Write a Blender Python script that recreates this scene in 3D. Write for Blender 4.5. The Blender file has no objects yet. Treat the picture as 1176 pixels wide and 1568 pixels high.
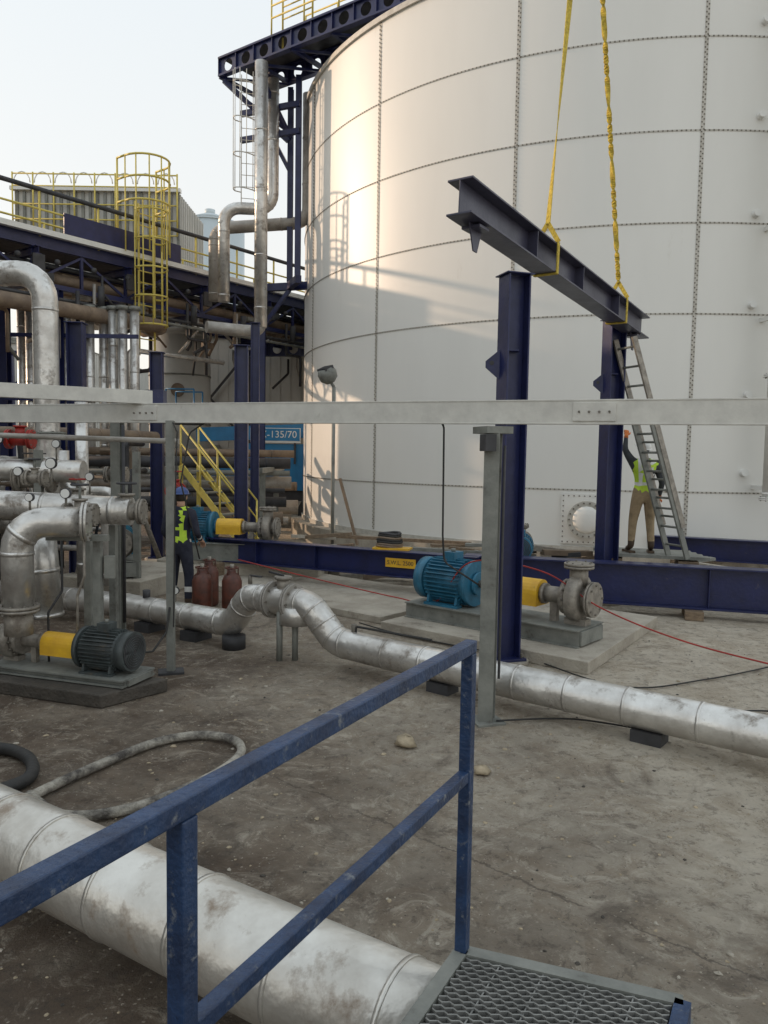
import bpy, math, random
from mathutils import Vector as V, Matrix, Quaternion
random.seed(7)
sc=bpy.context.scene
COL=sc.collection

# ------------------------------------------------------------ materials
def lin(c): return tuple(c)+(1.0,)
def M(name,c1,c2=None,rough=.5,metal=0.0,scale=2.0,bump=0.0,bscale=25.0,dirt=None,damt=.5,dscale=4.0,rvar=.15,stretch=None):
    m=bpy.data.materials.new(name); m.use_nodes=True
    nt=m.node_tree; N=nt.nodes; L=nt.links
    b=N['Principled BSDF']
    b.inputs['Metallic'].default_value=metal
    tc=N.new('ShaderNodeTexCoord'); src=tc.outputs['Object']
    if stretch:
        mp=N.new('ShaderNodeMapping'); mp.inputs['Scale'].default_value=stretch
        L.new(src,mp.inputs['Vector']); srcs=mp.outputs['Vector']
    else: srcs=src
    n1=N.new('ShaderNodeTexNoise'); n1.inputs['Scale'].default_value=scale; n1.inputs['Detail'].default_value=5
    n1.inputs['Roughness'].default_value=.65
    L.new(srcs,n1.inputs['Vector'])
    mr=N.new('ShaderNodeMapRange'); mr.inputs[1].default_value=.35; mr.inputs[2].default_value=.65
    L.new(n1.outputs['Fac'],mr.inputs[0])
    mx=N.new('ShaderNodeMix'); mx.data_type='RGBA'
    mx.inputs[6].default_value=lin(c1); mx.inputs[7].default_value=lin(c2 or [x*.75 for x in c1])
    L.new(mr.outputs[0],mx.inputs[0]); col=mx.outputs[2]
    if dirt:
        n2=N.new('ShaderNodeTexNoise'); n2.inputs['Scale'].default_value=dscale; n2.inputs['Detail'].default_value=7; n2.inputs['Roughness'].default_value=.7
        L.new(srcs,n2.inputs['Vector'])
        m2=N.new('ShaderNodeMapRange'); m2.inputs[1].default_value=.72-.3*damt; m2.inputs[2].default_value=.85-.3*damt
        m2.inputs[4].default_value=.85
        L.new(n2.outputs['Fac'],m2.inputs[0])
        x2=N.new('ShaderNodeMix'); x2.data_type='RGBA'; x2.inputs[7].default_value=lin(dirt)
        L.new(col,x2.inputs[6]); L.new(m2.outputs[0],x2.inputs[0]); col=x2.outputs[2]
        if metal>0:
            x3=N.new('ShaderNodeMapRange'); x3.inputs[3].default_value=metal; x3.inputs[4].default_value=0
            L.new(m2.outputs[0],x3.inputs[0]); L.new(x3.outputs[0],b.inputs['Metallic'])
    L.new(col,b.inputs['Base Color'])
    r=N.new('ShaderNodeMapRange'); r.inputs[3].default_value=max(.05,rough-rvar); r.inputs[4].default_value=min(1,rough+rvar)
    L.new(n1.outputs['Fac'],r.inputs[0]); L.new(r.outputs[0],b.inputs['Roughness'])
    if bump>0:
        n3=N.new('ShaderNodeTexNoise'); n3.inputs['Scale'].default_value=bscale; n3.inputs['Detail'].default_value=4
        L.new(src,n3.inputs['Vector'])
        bp=N.new('ShaderNodeBump'); bp.inputs['Strength'].default_value=bump; bp.inputs['Distance'].default_value=.02
        L.new(n3.outputs['Fac'],bp.inputs['Height']); L.new(bp.outputs['Normal'],b.inputs['Normal'])
    return m

BLUE=M('blue_paint',(.015,.022,.095),(.010,.014,.058),rough=.36,scale=3,bump=.15,bscale=20,dirt=(.11,.10,.10),damt=.24,dscale=7)
RAILB=M('rail_blue_paint',(.022,.055,.135),(.013,.028,.07),rough=.40,scale=9,bump=.3,bscale=60,dirt=(.24,.25,.25),damt=.44,dscale=20)
BEAMB=M('beam_navy_paint',(.055,.055,.09),(.036,.036,.062),rough=.4,scale=2,bump=.1,dirt=(.12,.1,.09),damt=.22)
GALV=M('galvanised_steel',(.64,.63,.58),(.54,.53,.49),rough=.55,metal=.1,scale=6,bump=.1,dirt=(.28,.25,.2),damt=.24)
GRATE=M('grating_steel',(.30,.30,.285),(.20,.20,.19),rough=.5,metal=.4,scale=12,dirt=(.10,.085,.07),damt=.35,dscale=9)
GREYP=M('grey_paint_steel',(.24,.245,.22),(.15,.155,.14),rough=.55,scale=4,bump=.2,dirt=(.08,.065,.05),damt=.42)
ALU=M('aluminium_cladding',(.72,.71,.68),(.50,.48,.45),rough=.34,metal=.75,scale=3,bump=.6,bscale=7,dirt=(.16,.13,.10),damt=.62,dscale=4)
ALUW=M('worn_light_cladding',(.70,.68,.63),(.50,.47,.42),rough=.34,metal=.65,scale=2.5,bump=.7,bscale=6,dirt=(.20,.14,.09),damt=.64,dscale=3.2)
ALUD=M('dull_cladding',(.42,.40,.37),(.28,.26,.23),rough=.5,metal=.3,scale=3,bump=.3,dirt=(.12,.10,.08),damt=.45)
TANK=M('tank_white_paint',(.775,.77,.735),(.725,.72,.685),rough=.42,scale=.35,bump=.03,bscale=1.2,dirt=(.60,.575,.52),damt=.24,dscale=1.1,rvar=.05,stretch=(1,1,.25))
TSEAM=M('tank_seam',(.56,.54,.49),(.43,.41,.36),rough=.5,scale=8)
BOLT=M('bolt_steel',(.18,.16,.135),(.11,.10,.08),rough=.6,scale=20)
CONC=M('concrete',(.45,.41,.34),(.31,.275,.225),rough=.85,scale=2.5,bump=.6,bscale=35,dirt=(.15,.125,.095),damt=.5,dscale=3)
CONCD=M('dark_concrete',(.08,.068,.055),(.045,.039,.032),rough=.7,scale=4,bump=.7,bscale=30,dirt=(.16,.14,.11),damt=.3)
YEL=M('yellow_paint',(.68,.56,.13),(.54,.44,.10),rough=.5,scale=5,dirt=(.2,.16,.08),damt=.15)
YGUARD=M('yellow_guard',(.80,.48,.03),(.65,.36,.03),rough=.45,scale=6,dirt=(.12,.09,.05),damt=.38)
SLING=M('yellow_sling',(.68,.52,.07),(.36,.26,.04),rough=.85,scale=24,bump=.5,bscale=80,dirt=(.08,.06,.03),damt=.2,dscale=12)
MOTB=M('motor_blue',(.03,.17,.28),(.02,.11,.18),rough=.45,scale=6,dirt=(.13,.125,.115),damt=.38)
MOTD=M('motor_dark',(.07,.085,.085),(.035,.04,.04),rough=.55,scale=8,dirt=(.15,.125,.09),damt=.4)
CAST=M('cast_metal',(.34,.31,.265),(.20,.18,.155),rough=.55,metal=.3,scale=10,bump=.3,dirt=(.11,.08,.055),damt=.45)
BLACK=M('black_rubber',(.02,.02,.02),(.035,.033,.03),rough=.7,scale=10,bump=.3)
HOSEG=M('grey_hose_cover',(.42,.39,.33),(.07,.062,.055),rough=.85,scale=7,bump=.8,bscale=60)
DARK=M('dark_steel',(.05,.05,.055),(.03,.03,.032),rough=.6,scale=5)
BROWN=M('brown_insulated',(.24,.18,.125),(.15,.11,.08),rough=.65,scale=3,metal=.1,dirt=(.32,.29,.25),damt=.3)
RED=M('red_paint',(.40,.03,.02),(.26,.02,.015),rough=.5,scale=6,dirt=(.1,.05,.04),damt=.3)
CYLB=M('maroon_cylinder_paint',(.14,.042,.026),(.065,.026,.018),rough=.45,scale=9,dirt=(.2,.17,.14),damt=.3)
SIDING=M('pale_siding',(.55,.55,.52),(.47,.47,.44),rough=.6,scale=.8,dirt=(.35,.32,.28),damt=.15)
BLDG=M('industrial_cladding',(.40,.38,.35),(.30,.29,.27),rough=.7,scale=.5)
FARW=M('pale_blue_tank_paint',(.54,.61,.64),(.48,.55,.58),rough=.5,scale=.4)
WOOD=M('weathered_timber',(.25,.185,.12),(.14,.10,.07),rough=.85,scale=6,bump=.5,stretch=(1,6,6))
GLASS=M('window_glass',(.05,.07,.09),(.04,.05,.07),rough=.12,scale=1)
NAVY=M('navy_workwear',(.026,.029,.047),(.015,.017,.031),rough=.9,scale=12,bump=.4,bscale=18)
HIVIS=M('hi_vis_fabric',(.58,.80,.07),(.45,.66,.05),rough=.8,scale=8)
REFL=M('reflective_tape',(.75,.75,.72),(.65,.65,.62),rough=.4,scale=10)
KHAKI=M('khaki_trousers',(.40,.30,.18),(.28,.21,.125),rough=.9,scale=9,bump=.4,bscale=18)
SKIN=M('skin',(.50,.30,.21),(.42,.24,.16),rough=.55,scale=12)
HAIR=M('hair',(.03,.02,.015),rough=.7)
BOOT=M('leather_boots',(.09,.055,.03),(.045,.03,.02),rough=.6,scale=8)
GLOVE=M('orange_gloves',(.75,.22,.05),(.5,.16,.05),rough=.8,scale=14)
HATB=M('blue_hard_hat',(.03,.07,.25),(.025,.06,.2),rough=.3)
HATW=M('white_hard_hat',(.72,.72,.70),(.65,.65,.62),rough=.3)
STONE=M('stone',(.44,.36,.25),(.30,.25,.17),rough=.9,scale=9,bump=.6,bscale=30)
LIFTB=M('lift_blue_paint',(.02,.20,.42),(.018,.15,.32),rough=.35,scale=2)
WHITE=M('white_paint',(.75,.75,.72),(.68,.68,.65),rough=.4)
DARKG=M('dark_grey_shirt',(.05,.055,.06),(.035,.038,.042),rough=.9,scale=9,bump=.3)
LIPS=M('lips',(.38,.15,.12),rough=.5)

# ------------------------------------------------------------ mesh builder
def perp(d,up=(0,0,1)):
    d=V(d).normalized(); up=V(up)
    if abs(d.dot(up))>.98: up=V((0,1,0)) if abs(d.z)>.9 else V((0,0,1))
    s=d.cross(up).normalized(); return s, s.cross(d).normalized()
def fillet(pts,rad,n=7):
    pts=[V(p) for p in pts]; out=[pts[0]]
    for i in range(1,len(pts)-1):
        a,b,c=pts[i-1],pts[i],pts[i+1]
        d1=(a-b); d2=(c-b); l1,l2=d1.length,d2.length; d1/=l1; d2/=l2
        ang=d1.angle(d2)
        if ang>math.pi-.05: out.append(b); continue
        t=min(rad/math.tan(ang/2), l1*.48, l2*.48)
        p1=b+d1*t; p2=b+d2*t
        r=t*math.tan(ang/2); bis=(d1+d2).normalized(); cen=b+bis*(r/math.sin(ang/2))
        v1=p1-cen; v2=p2-cen; q=v1.rotation_difference(v2)
        for k in range(n+1):
            qq=Quaternion().slerp(q,k/n); out.append(cen+qq@v1)
    out.append(pts[-1]); return out
class MB:
    def __init__(s): s.v=[];s.f=[];s.fm=[];s.fs=[];s.mats=[]
    def mi(s,m):
        if m not in s.mats: s.mats.append(m)
        return s.mats.index(m)
    def add(s,vs,fs,m,smooth=False):
        o=len(s.v); s.v+= [V(p) for p in vs]; k=s.mi(m)
        for f in fs: s.f.append([i+o for i in f]); s.fm.append(k); s.fs.append(smooth)
    def obox(s,p0,p1,w,h,m,up=(0,0,1)):
        p0,p1=V(p0),V(p1); a,b=perp(p1-p0,up); a=a*w/2;b=b*h/2
        vs=[p+x*a+y*b for p in (p0,p1) for x,y in ((-1,-1),(1,-1),(1,1),(-1,1))]
        s.add(vs,[(3,2,1,0),(4,5,6,7),(0,1,5,4),(1,2,6,5),(2,3,7,6),(3,0,4,7)],m)
    def box(s,c,sz,m,ang=0):
        c=V(c); dx=V((math.cos(ang),math.sin(ang),0))*sz[0]/2
        s.obox(c-dx,c+dx,sz[1],sz[2],m)
    def poly(s,pts,z0,z1,m):
        n=len(pts); vs=[V((p[0],p[1],z)) for z in (z0,z1) for p in pts]
        fs=[tuple(range(n,2*n)),tuple(range(n-1,-1,-1))]+[(i,(i+1)%n,(i+1)%n+n,i+n) for i in range(n)]
        s.add(vs,fs,m)
    def tube(s,pts,r,m,n=12,caps=True,smooth=True,closed=False):
        pts=[V(p) for p in pts]
        rs=r if isinstance(r,(list,tuple)) else [r]*len(pts)
        t0=(pts[1]-pts[0]).normalized(); a,b=perp(t0); vs=[]; prev=t0
        for i,p in enumerate(pts):
            if i==0: t=t0
            elif i==len(pts)-1: t=(pts[i]-pts[i-1]).normalized()
            else: t=((pts[i+1]-p).normalized()+(p-pts[i-1]).normalized()).normalized()
            q=prev.rotation_difference(t); a=q@a; b=q@b; prev=t
            for k in range(n):
                an=2*math.pi*k/n; vs.append(p+(a*math.cos(an)+b*math.sin(an))*rs[i])
        fs=[]
        for i in range(len(pts)-1):
            for k in range(n):
                fs.append((i*n+k,i*n+(k+1)%n,(i+1)*n+(k+1)%n,(i+1)*n+k))
        s.add(vs,fs,m,smooth)
        if caps:
            o=len(s.v)-len(vs); k=s.mi(m)
            s.f.append([o+i for i in range(n-1,-1,-1)]); s.fm.append(k); s.fs.append(False)
            e=o+(len(pts)-1)*n
            s.f.append([e+i for i in range(n)]); s.fm.append(k); s.fs.append(False)
    def cyl(s,p0,p1,r,m,r2=None,n=16,smooth=True): s.tube([p0,p1],[r,r if r2 is None else r2],m,n,True,smooth)
    def pipe(s,pts,r,m,rad=None,n=20,band=0.9,bm=None,nb=6,bw=.02):
        P=fillet(pts,rad or r*2.2,nb) if len(pts)>2 else [V(p) for p in pts]
        s.tube(P,r,m,n)
        if band:
            acc=random.uniform(0,band)
            for i in range(len(P)-1):
                d=P[i+1]-P[i]; L=d.length
                if L<1e-4: continue
                while acc<L:
                    c=P[i]+d*(acc/L); u=d/L
                    s.cyl(c-u*bw,c+u*bw,r*1.02+.002,bm or m,n=n); acc+=band*random.uniform(.8,1.15) if L>.3 else .12*1.5
                acc-=L
    def flange(s,c,d,r,m,t=.03,n=20,bolts=8):
        c=V(c); d=V(d).normalized(); s.cyl(c-d*t,c-d*.003,r,m,n=n); s.cyl(c+d*.003,c+d*t,r,m,n=n)
        a,b=perp(d)
        for k in range(bolts):
            an=6.283*k/bolts; p=c+(a*math.cos(an)+b*math.sin(an))*r*.82
            s.cyl(p-d*(t+.015),p+d*(t+.015),r*.07,BOLT,n=6)
    def ibeam(s,p0,p1,h,w,m,tf=.018,tw=.012,up=(0,0,1)):
        p0,p1=V(p0),V(p1); a,b=perp(p1-p0,up)
        s.obox(p0+b*(h-tf)/2,p1+b*(h-tf)/2,w,tf,m,up); s.obox(p0-b*(h-tf)/2,p1-b*(h-tf)/2,w,tf,m,up)
        e=(p1-p0).normalized()*.001
        s.obox(p0+e,p1-e,tw,h-2*tf,m,up)
    def sphere(s,c,r,m,nu=16,nv=10,rot=None):
        c=V(c); r=(r,r,r) if not isinstance(r,(tuple,list)) else r
        vs=[];fs=[]
        for j in range(nv+1):
            ph=math.pi*j/nv
            for i in range(nu):
                th=2*math.pi*i/nu; p=V((r[0]*math.sin(ph)*math.cos(th),r[1]*math.sin(ph)*math.sin(th),r[2]*math.cos(ph)))
                if rot: p=rot@p
                vs.append(c+p)
        for j in range(nv):
            for i in range(nu): fs.append((j*nu+i,(j+1)*nu+i,(j+1)*nu+(i+1)%nu,j*nu+(i+1)%nu))
        s.add(vs,fs,m,True)
    def gauge(s,p,h=.18,r=.06):
        p=V(p); s.cyl(p,p+V((0,0,h)),.012,BOLT,n=6); c=p+V((0,0,h+r)); s.cyl(c-V((0,.02,0)),c+V((0,.02,0)),r,DARK,n=16); s.cyl(c-V((0,.024,0)),c-V((0,.021,0)),r*.85,WHITE,n=16)
    def holebeam(s,p0,p1,h,w,m,cell=.6,tf=.05):
        p0,p1=V(p0),V(p1); d=(p1-p0); L=d.length; d/=L; a,b=perp(d)
        s.obox(p0+b*(h-tf)/2,p1+b*(h-tf)/2,w,tf,m); s.obox(p0-b*(h-tf)/2,p1-b*(h-tf)/2,w,tf,m)
        n=max(1,int(L/cell)); cw=L/n; hh=h/2-tf-.001; R=min(hh,cw/2)*.78
        for k in range(n):
            c=p0+d*(k+.5)*cw
            for off in (-.008,.008):
                vs=[];N=16
                for j in range(N):
                    an=2*math.pi*(j+.5)/N; cx,cy=math.cos(an),math.sin(an)
                    q=min(cw/2/max(abs(cx),1e-6),hh/max(abs(cy),1e-6))
                    vs.append(c+a*off+d*cx*R+b*cy*R); vs.append(c+a*off+d*cx*q+b*cy*q)
                s.add(vs,[(2*j,2*j+1,(2*j+3)%(2*N),(2*j+2)%(2*N)) for j in range(N)],m)
            s.obox(c-d*(cw/2)-b*hh,c-d*(cw/2)+b*hh,w*.8,.02,m,up=d)
    def text(s,body,size,pos,xd,m,up=(0,0,1)):
        cu=bpy.data.curves.new('t','FONT'); cu.body=body; cu.size=size; cu.align_x='CENTER'; cu.align_y='CENTER'
        o=bpy.data.objects.new('t',cu); COL.objects.link(o); bpy.context.view_layer.update()
        me=bpy.data.meshes.new_from_object(o.evaluated_get(bpy.context.evaluated_depsgraph_get()))
        X=V(xd).normalized();Y=V(up)
        vs=[V(pos)+X*p.co.x+Y*p.co.y for p in me.vertices]
        s.add(vs,[tuple(p.vertices) for p in me.polygons],m)
        bpy.data.objects.remove(o); bpy.data.curves.remove(cu); bpy.data.meshes.remove(me)
    def build(s,name,bevel=0,parent=None):
        me=bpy.data.meshes.new(name)
        xs=[p.x for p in s.v];ys=[p.y for p in s.v];zs=[p.z for p in s.v]
        o0=V(((min(xs)+max(xs))/2,(min(ys)+max(ys))/2,min(zs)))
        me.from_pydata([tuple(p-o0) for p in s.v],[],s.f)
        for m in s.mats: me.materials.append(m)
        me.polygons.foreach_set('material_index',s.fm); me.polygons.foreach_set('use_smooth',s.fs); me.update()
        ob=bpy.data.objects.new(name,me); COL.objects.link(ob); ob.location=o0
        if bevel:
            bv=ob.modifiers.new('bevel','BEVEL'); bv.width=bevel; bv.segments=2; bv.limit_method='ANGLE'; bv.angle_limit=math.radians(50)
        return ob

# ------------------------------------------------------------ ground
def ground_mat():
    m=bpy.data.materials.new('dirty_concrete_ground'); m.use_nodes=True; nt=m.node_tree;N=nt.nodes;L=nt.links
    b=N['Principled BSDF']; g=N.new('ShaderNodeNewGeometry'); P=g.outputs['Position']
    def noise(sc_,det=6,ro=.65,dist=0):
        n=N.new('ShaderNodeTexNoise'); n.inputs['Scale'].default_value=sc_; n.inputs['Detail'].default_value=det; n.inputs['Roughness'].default_value=ro
        n.inputs['Distortion'].default_value=dist
        L.new(P,n.inputs['Vector']); return n.outputs['Fac']
    def mr(src,a,b_,c=0,d=1):
        x=N.new('ShaderNodeMapRange'); x.inputs[1].default_value=a;x.inputs[2].default_value=b_;x.inputs[3].default_value=c;x.inputs[4].default_value=d
        L.new(src,x.inputs[0]); return x.outputs[0]
    def mix(f,a,b_):
        x=N.new('ShaderNodeMix'); x.data_type='RGBA'
        L.new(f,x.inputs[0]) 
        for i,c in ((6,a),(7,b_)):
            if isinstance(c,tuple): x.inputs[i].default_value=lin(c)
            else: L.new(c,x.inputs[i])
        return x.outputs[2]
    def mth(op,a,b_):
        x=N.new('ShaderNodeMath'); x.operation=op
        for i,c in enumerate((a,b_)):
            if isinstance(c,(int,float)): x.inputs[i].default_value=c
            else: L.new(c,x.inputs[i])
        return x.outputs[0]
    sep=N.new('ShaderNodeSeparateXYZ'); L.new(P,sep.inputs[0])
    # soil build-up: more to the west of the yard, cleaner slab to the east and north
    tr=mth('ADD',mth('MULTIPLY',sep.outputs[0],.18),mth('MULTIPLY',sep.outputs[1],.05))
    big=noise(.55)
    tr=mth('ADD',tr,mr(big,.3,.7,-.4,.4))
    tf=mr(tr,-.15,.8)
    med=noise(2.2,8,.78,.8); fine=noise(9,8,.82,.3)
    base=mix(tf,(.105,.073,.048),(.58,.515,.415))
    base=mix(mr(med,.46,.56,0,.55),base,mix(tf,(.16,.115,.078),(.36,.285,.20)))
    base=mix(mr(noise(3.1,9,.82,1.8),.52,.62,0,.85),base,mix(tf,(.38,.325,.255),(.64,.58,.48)))
    base=mix(mr(noise(.9,7,.7,1.4),.56,.66,0,.72),base,mix(tf,(.062,.045,.032),(.19,.15,.11)))
    base=mix(mr(fine,.53,.60,0,.6),base,mix(tf,(.06,.045,.033),(.17,.135,.10)))
    base=mix(mr(fine,.36,.44,.5,0),base,mix(tf,(.34,.29,.23),(.62,.56,.46)))
    vo=N.new('ShaderNodeTexVoronoi'); vo.inputs['Scale'].default_value=26; L.new(P,vo.inputs['Vector'])
    sp=mth('MULTIPLY',mr(vo.outputs['Distance'],.10,.24,.8,0),mr(med,.40,.52,0,1))
    base=mix(sp,base,mix(mr(noise(70,1),.45,.55),(.085,.066,.05),(.60,.53,.43)))
    def joint(ax,ay,off,wd):
        v=mth('ADD',mth('MULTIPLY',sep.outputs[0],ax),mth('MULTIPLY',sep.outputs[1],ay))
        v=mth('ADD',v,mr(noise(1.1,6,.75),0,1,-.16+off,.16+off))
        return mth('MULTIPLY',mr(mth('ABSOLUTE',v,0),wd*.4,wd,.6,0),mr(med,.42,.5,0,1))
    base=mix(joint(.64,.77,-3.62,.012),base,(.07,.053,.04))
    L.new(base,b.inputs['Base Color'])
    L.new(mr(noise(1.3),.4,.65,.5,.95),b.inputs['Roughness'])
    h=mth('ADD',med,mth('MULTIPLY',fine,.7)); h=mth('ADD',h,mth('MULTIPLY',noise(45,4,.7),.35))
    bp=N.new('ShaderNodeBump'); bp.inputs['Strength'].default_value=1.0; bp.inputs['Distance'].default_value=.055
    L.new(h,bp.inputs['Height']); L.new(bp.outputs['Normal'],b.inputs['Normal'])
    return m
GM=ground_mat()
g=MB(); g.add([(-400,-200,0),(400,-200,0),(400,600,0),(-400,600,0)],[(0,1,2,3)],GM); g.build('ground')

db=MB()
def pebble(mb,x,y,z,r,m,flat=.6):
    rot=Matrix.Rotation(random.uniform(0,6.28),3,'Z')
    vs=[];nu,nv=7,5; fs=[]
    for j in range(nv+1):
        ph=math.pi*j/nv
        for i in range(nu):
            th=6.283*i/nu; q=random.uniform(.7,1.25)
            p=rot@V((math.sin(ph)*math.cos(th)*1.25*q,math.sin(ph)*math.sin(th)*q,math.cos(ph)*flat*q)); vs.append(V((x,y,z))+p*r)
    for j in range(nv):
        for i in range(nu): fs.append((j*nu+i,(j+1)*nu+i,(j+1)*nu+(i+1)%nu,j*nu+(i+1)%nu))
    mb.add(vs,fs,m,r>.03)
for i in range(3000):
    y=random.uniform(2.3,11); x=random.uniform(-.55*y-.5,.55*y+.5)
    if math.sin(x*1.9+y)*math.cos(y*1.3-x*.6)+random.uniform(-.7,.7)<.0: continue
    pebble(db,x,y,.001,random.choice([.003,.004,.005,.006,.008,.011])*random.uniform(.7,1.3),random.choice([CONC,STONE,STONE,CONC,CONCD]))
for i in range(40):
    y=random.uniform(3,9); x=random.uniform(-.5*y,.5*y); pebble(db,x,y,.003,random.uniform(.012,.024),random.choice([CONC,STONE]),.5)
db.build('gravel_debris')
for (x,y,r) in ((.20,5.95,.085),(.74,5.45,.06)):
    s_=MB(); pebble(s_,x,y,r*.45,r,STONE,.6); s_.build('rock')

# ------------------------------------------------------------ bolted tank
C=V((6.43,23.85,0)); R=8.9; Z0=.45; ZT=12.05
def tp(phi,z,r=R): return V((C.x-r*math.sin(phi),C.y-r*math.cos(phi),z))
t=MB(); n=192
vs=[tp(2*math.pi*k/n,z) for z in (Z0,ZT) for k in range(n)]
t.add(vs,[(k,(k+1)%n,(k+1)%n+n,k+n) for k in range(n)],TANK,True)
vs=[tp(2*math.pi*k/n,ZT) for k in range(n)]+[V((C.x,C.y,ZT+1.2))]
t.add(vs,[(k,(k+1)%n,n) for k in range(n)],TANK,True)
def hring(z,h,r0,m,seg=192):
    vs=[];
    for k in range(seg):
        p=2*math.pi*k/seg
        vs+=[tp(p,z-h/2,R-.01),tp(p,z-h/2,R+r0),tp(p,z+h/2,R+r0),tp(p,z+h/2,R-.01)]
    fs=[]
    for k in range(seg):
        a=4*k;b=4*((k+1)%seg)
        fs+=[(a,b,b+1,a+1),(a+1,b+1,b+2,a+2),(a+2,b+2,b+3,a+3)]
    t.add(vs,fs,m,False)
rows=[1.68,3.38,5.1,6.8,8.5,10.2]
for z in rows: hring(z,.035,.006,TSEAM)
hring(ZT-.04,.12,.06,TSEAM); hring(Z0+.05,.10,.05,TSEAM)
dphi=math.radians(22.5); cphi=math.radians(15.1)
seams=[cphi+(k+.5)*dphi-math.radians(.3) for k in range(16)]
def bolt(p,nrm,r=.012):
    a,b=perp(nrm)
    vs=[p+a*r+b*r,p-a*r+b*r,p-a*r-b*r,p+a*r-b*r]; vs+=[q+nrm*.016-(q-p)*.3 for q in vs]
    t.add(vs,[(4,5,6,7),(0,1,5,4),(1,2,6,5),(2,3,7,6),(3,0,4,7)],BOLT)
vis=lambda p: math.cos(p-cphi)>-.05
for s_ in seams:
    w=.036/R
    for zz0,zz1 in zip([Z0+.1]+rows,rows+[ZT-.1]):
        zz0+=.018; zz1-=.018
        t.add([tp(s_-w,zz0,R+.006),tp(s_+w,zz0,R+.006),tp(s_+w,zz1,R+.006),tp(s_-w,zz1,R+.006)],[(0,1,2,3)],TSEAM)
    if vis(s_):
        for off in (-.02,.02):
            z=Z0+.15+(0.04 if off>0 else 0)
            while z<ZT-.1:
                ph=s_+off/R; nn=tp(ph,0,1)-V((C.x,C.y,0)); bolt(tp(ph,z,R+.006),nn,.011); z+=.09
for z in rows:
    N=int(2*math.pi*R/.085)
    for k in range(N):
        ph=2*math.pi*k/N
        if vis(ph):
            nn=tp(ph,0,1)-V((C.x,C.y,0)); bolt(tp(ph,z,R+.006),nn)
pm=math.radians(15.6)
nn=(tp(pm,0,1)-V((C.x,C.y,0))).normalized(); a,b=perp(nn)
mc=tp(pm,1.10,R+.02)
t.obox(mc-a*.5,mc+a*.5,.03,1.0,TANK)
for k in range(40):
    q=k%10; sd=k//10; e=-.46+.92*q/9
    pp=[(e,.46),(e,-.46),(.46,e),(-.46,e)][sd]; bolt(mc+nn*.016+a*pp[0]+b*pp[1],nn)
t.cyl(mc,mc+nn*.14,.28,TANK,n=28); t.cyl(mc+nn*.14,mc+nn*.20,.37,TSEAM,n=28)
t.sphere(mc+nn*.2,(.27,.27,.27),TANK,20,8,rot=Matrix.Scale(.25,3,nn))
for k in range(18):
    an=6.283*k/18; p=mc+nn*.19+(a*math.cos(an)+b*math.sin(an))*.33; t.cyl(p,p+nn*.05,.018,BOLT,n=6)
t.build('bolted_storage_tank')
f=MB(); vs=[tp(2*math.pi*k/96,z,rr) for z,rr in ((0,R+.35),(.45,R+.35),(.45,0.1)) for k in range(96)]
f.add(vs,[(k+96*j,(k+1)%96+96*j,(k+1)%96+96*(j+1),k+96*(j+1)) for j in range(2) for k in range(96)],CONC); f.build('tank_ring_foundation')

p=MB()
p.pipe([(7.25,14.5,1.6),(7.25,14.5,13.5)],.12,WHITE,band=2.0)
p.flange((7.25,14.5,3.9),(0,0,1),.2,WHITE); p.flange((7.25,14.5,1.6),(0,0,1),.18,WHITE)
for z in (1.8,3.3,5.0,6.7,8.5,10.2):
    p.obox((7.25,14.5,z),(7.15,15.1,z),.08,.08,WHITE); p.pipe([(6.95,14.85,z+.28),(6.95,15.1,z+.25)],.07,WHITE,band=0)
p.pipe([(8.2,14.55,.5),(8.2,14.55,13)],.1,WHITE,band=2)
p.build('tank_riser_pipe')

# ------------------------------------------------------------ roof walkway
w=MB()
A=V((-4.6,21.5,12.62)); B=V((3.4,15.78,12.62)); d=(B-A).normalized(); nrm=V((-d.y,d.x,0))
w.holebeam(A,B,.5,.16,BLUE,cell=.62); w.holebeam(A+nrm*1.3,B+nrm*1.3,.5,.16,BLUE,cell=.62)
L=(B-A).length; k=0
while k<=L:
    q=A+d*k; w.obox(q+V((0,0,-.22)),q+nrm*1.3+V((0,0,-.22)),.09,.1,BLUE); k+=1.3
k=0
while k<=L-1.3:
    q=A+d*k; w.obox(q+V((0,0,-.26)),q+d*1.3+nrm*1.3+V((0,0,-.26)),.06,.06,BLUE); k+=1.3
w.obox(A+nrm*.65+V((0,0,.27)),B+nrm*.65+V((0,0,.27)),1.2,.04,DARK)
for off in (0,1.3):
    k=1.9
    while k<L:
        q=A+d*k+nrm*off+V((0,0,.25)); w.cyl(q,q+V((0,0,1.1)),.022,YEL,n=8); k+=1.1
    for z in (.7,1.0,1.35): w.cyl(A+d*1.9+nrm*off+V((0,0,z)),B+nrm*off+V((0,0,z)),.022,YEL,n=8)
for k in (2.1,3.1):
    q=A+d*k+nrm*.2; w.cyl(q,q+V((0,0,3)),.025,YEL,n=8)
for j in range(8): w.cyl(A+d*2.1+nrm*.2+V((0,0,.4+j*.3)),A+d*3.1+nrm*.2+V((0,0,.4+j*.3)),.018,YEL,n=6)
for (x,y,zb) in ((-2.75,22.0,7.1),(-3.55,22.3,0),(-2.45,21.3,7.1)):
    w.ibeam((x,y,zb),(x,y,12.35),.18,.15,BLUE,up=(0,1,0))
w.obox((-3.55,22.3,7.0),(-2.2,21.9,7.0),.16,.2,BLUE); w.obox((-2.75,22.0,7.0),(-2.4,21.1,7.0),.16,.2,BLUE); w.obox((-3.55,22.3,5.9),(-2.75,22.0,6.9),.09,.1,BLUE)
for z in (11.6,10.9): w.obox((-4.1,21.9,z),(-2.4,21.2,z),.12,.14,BLUE)
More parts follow.
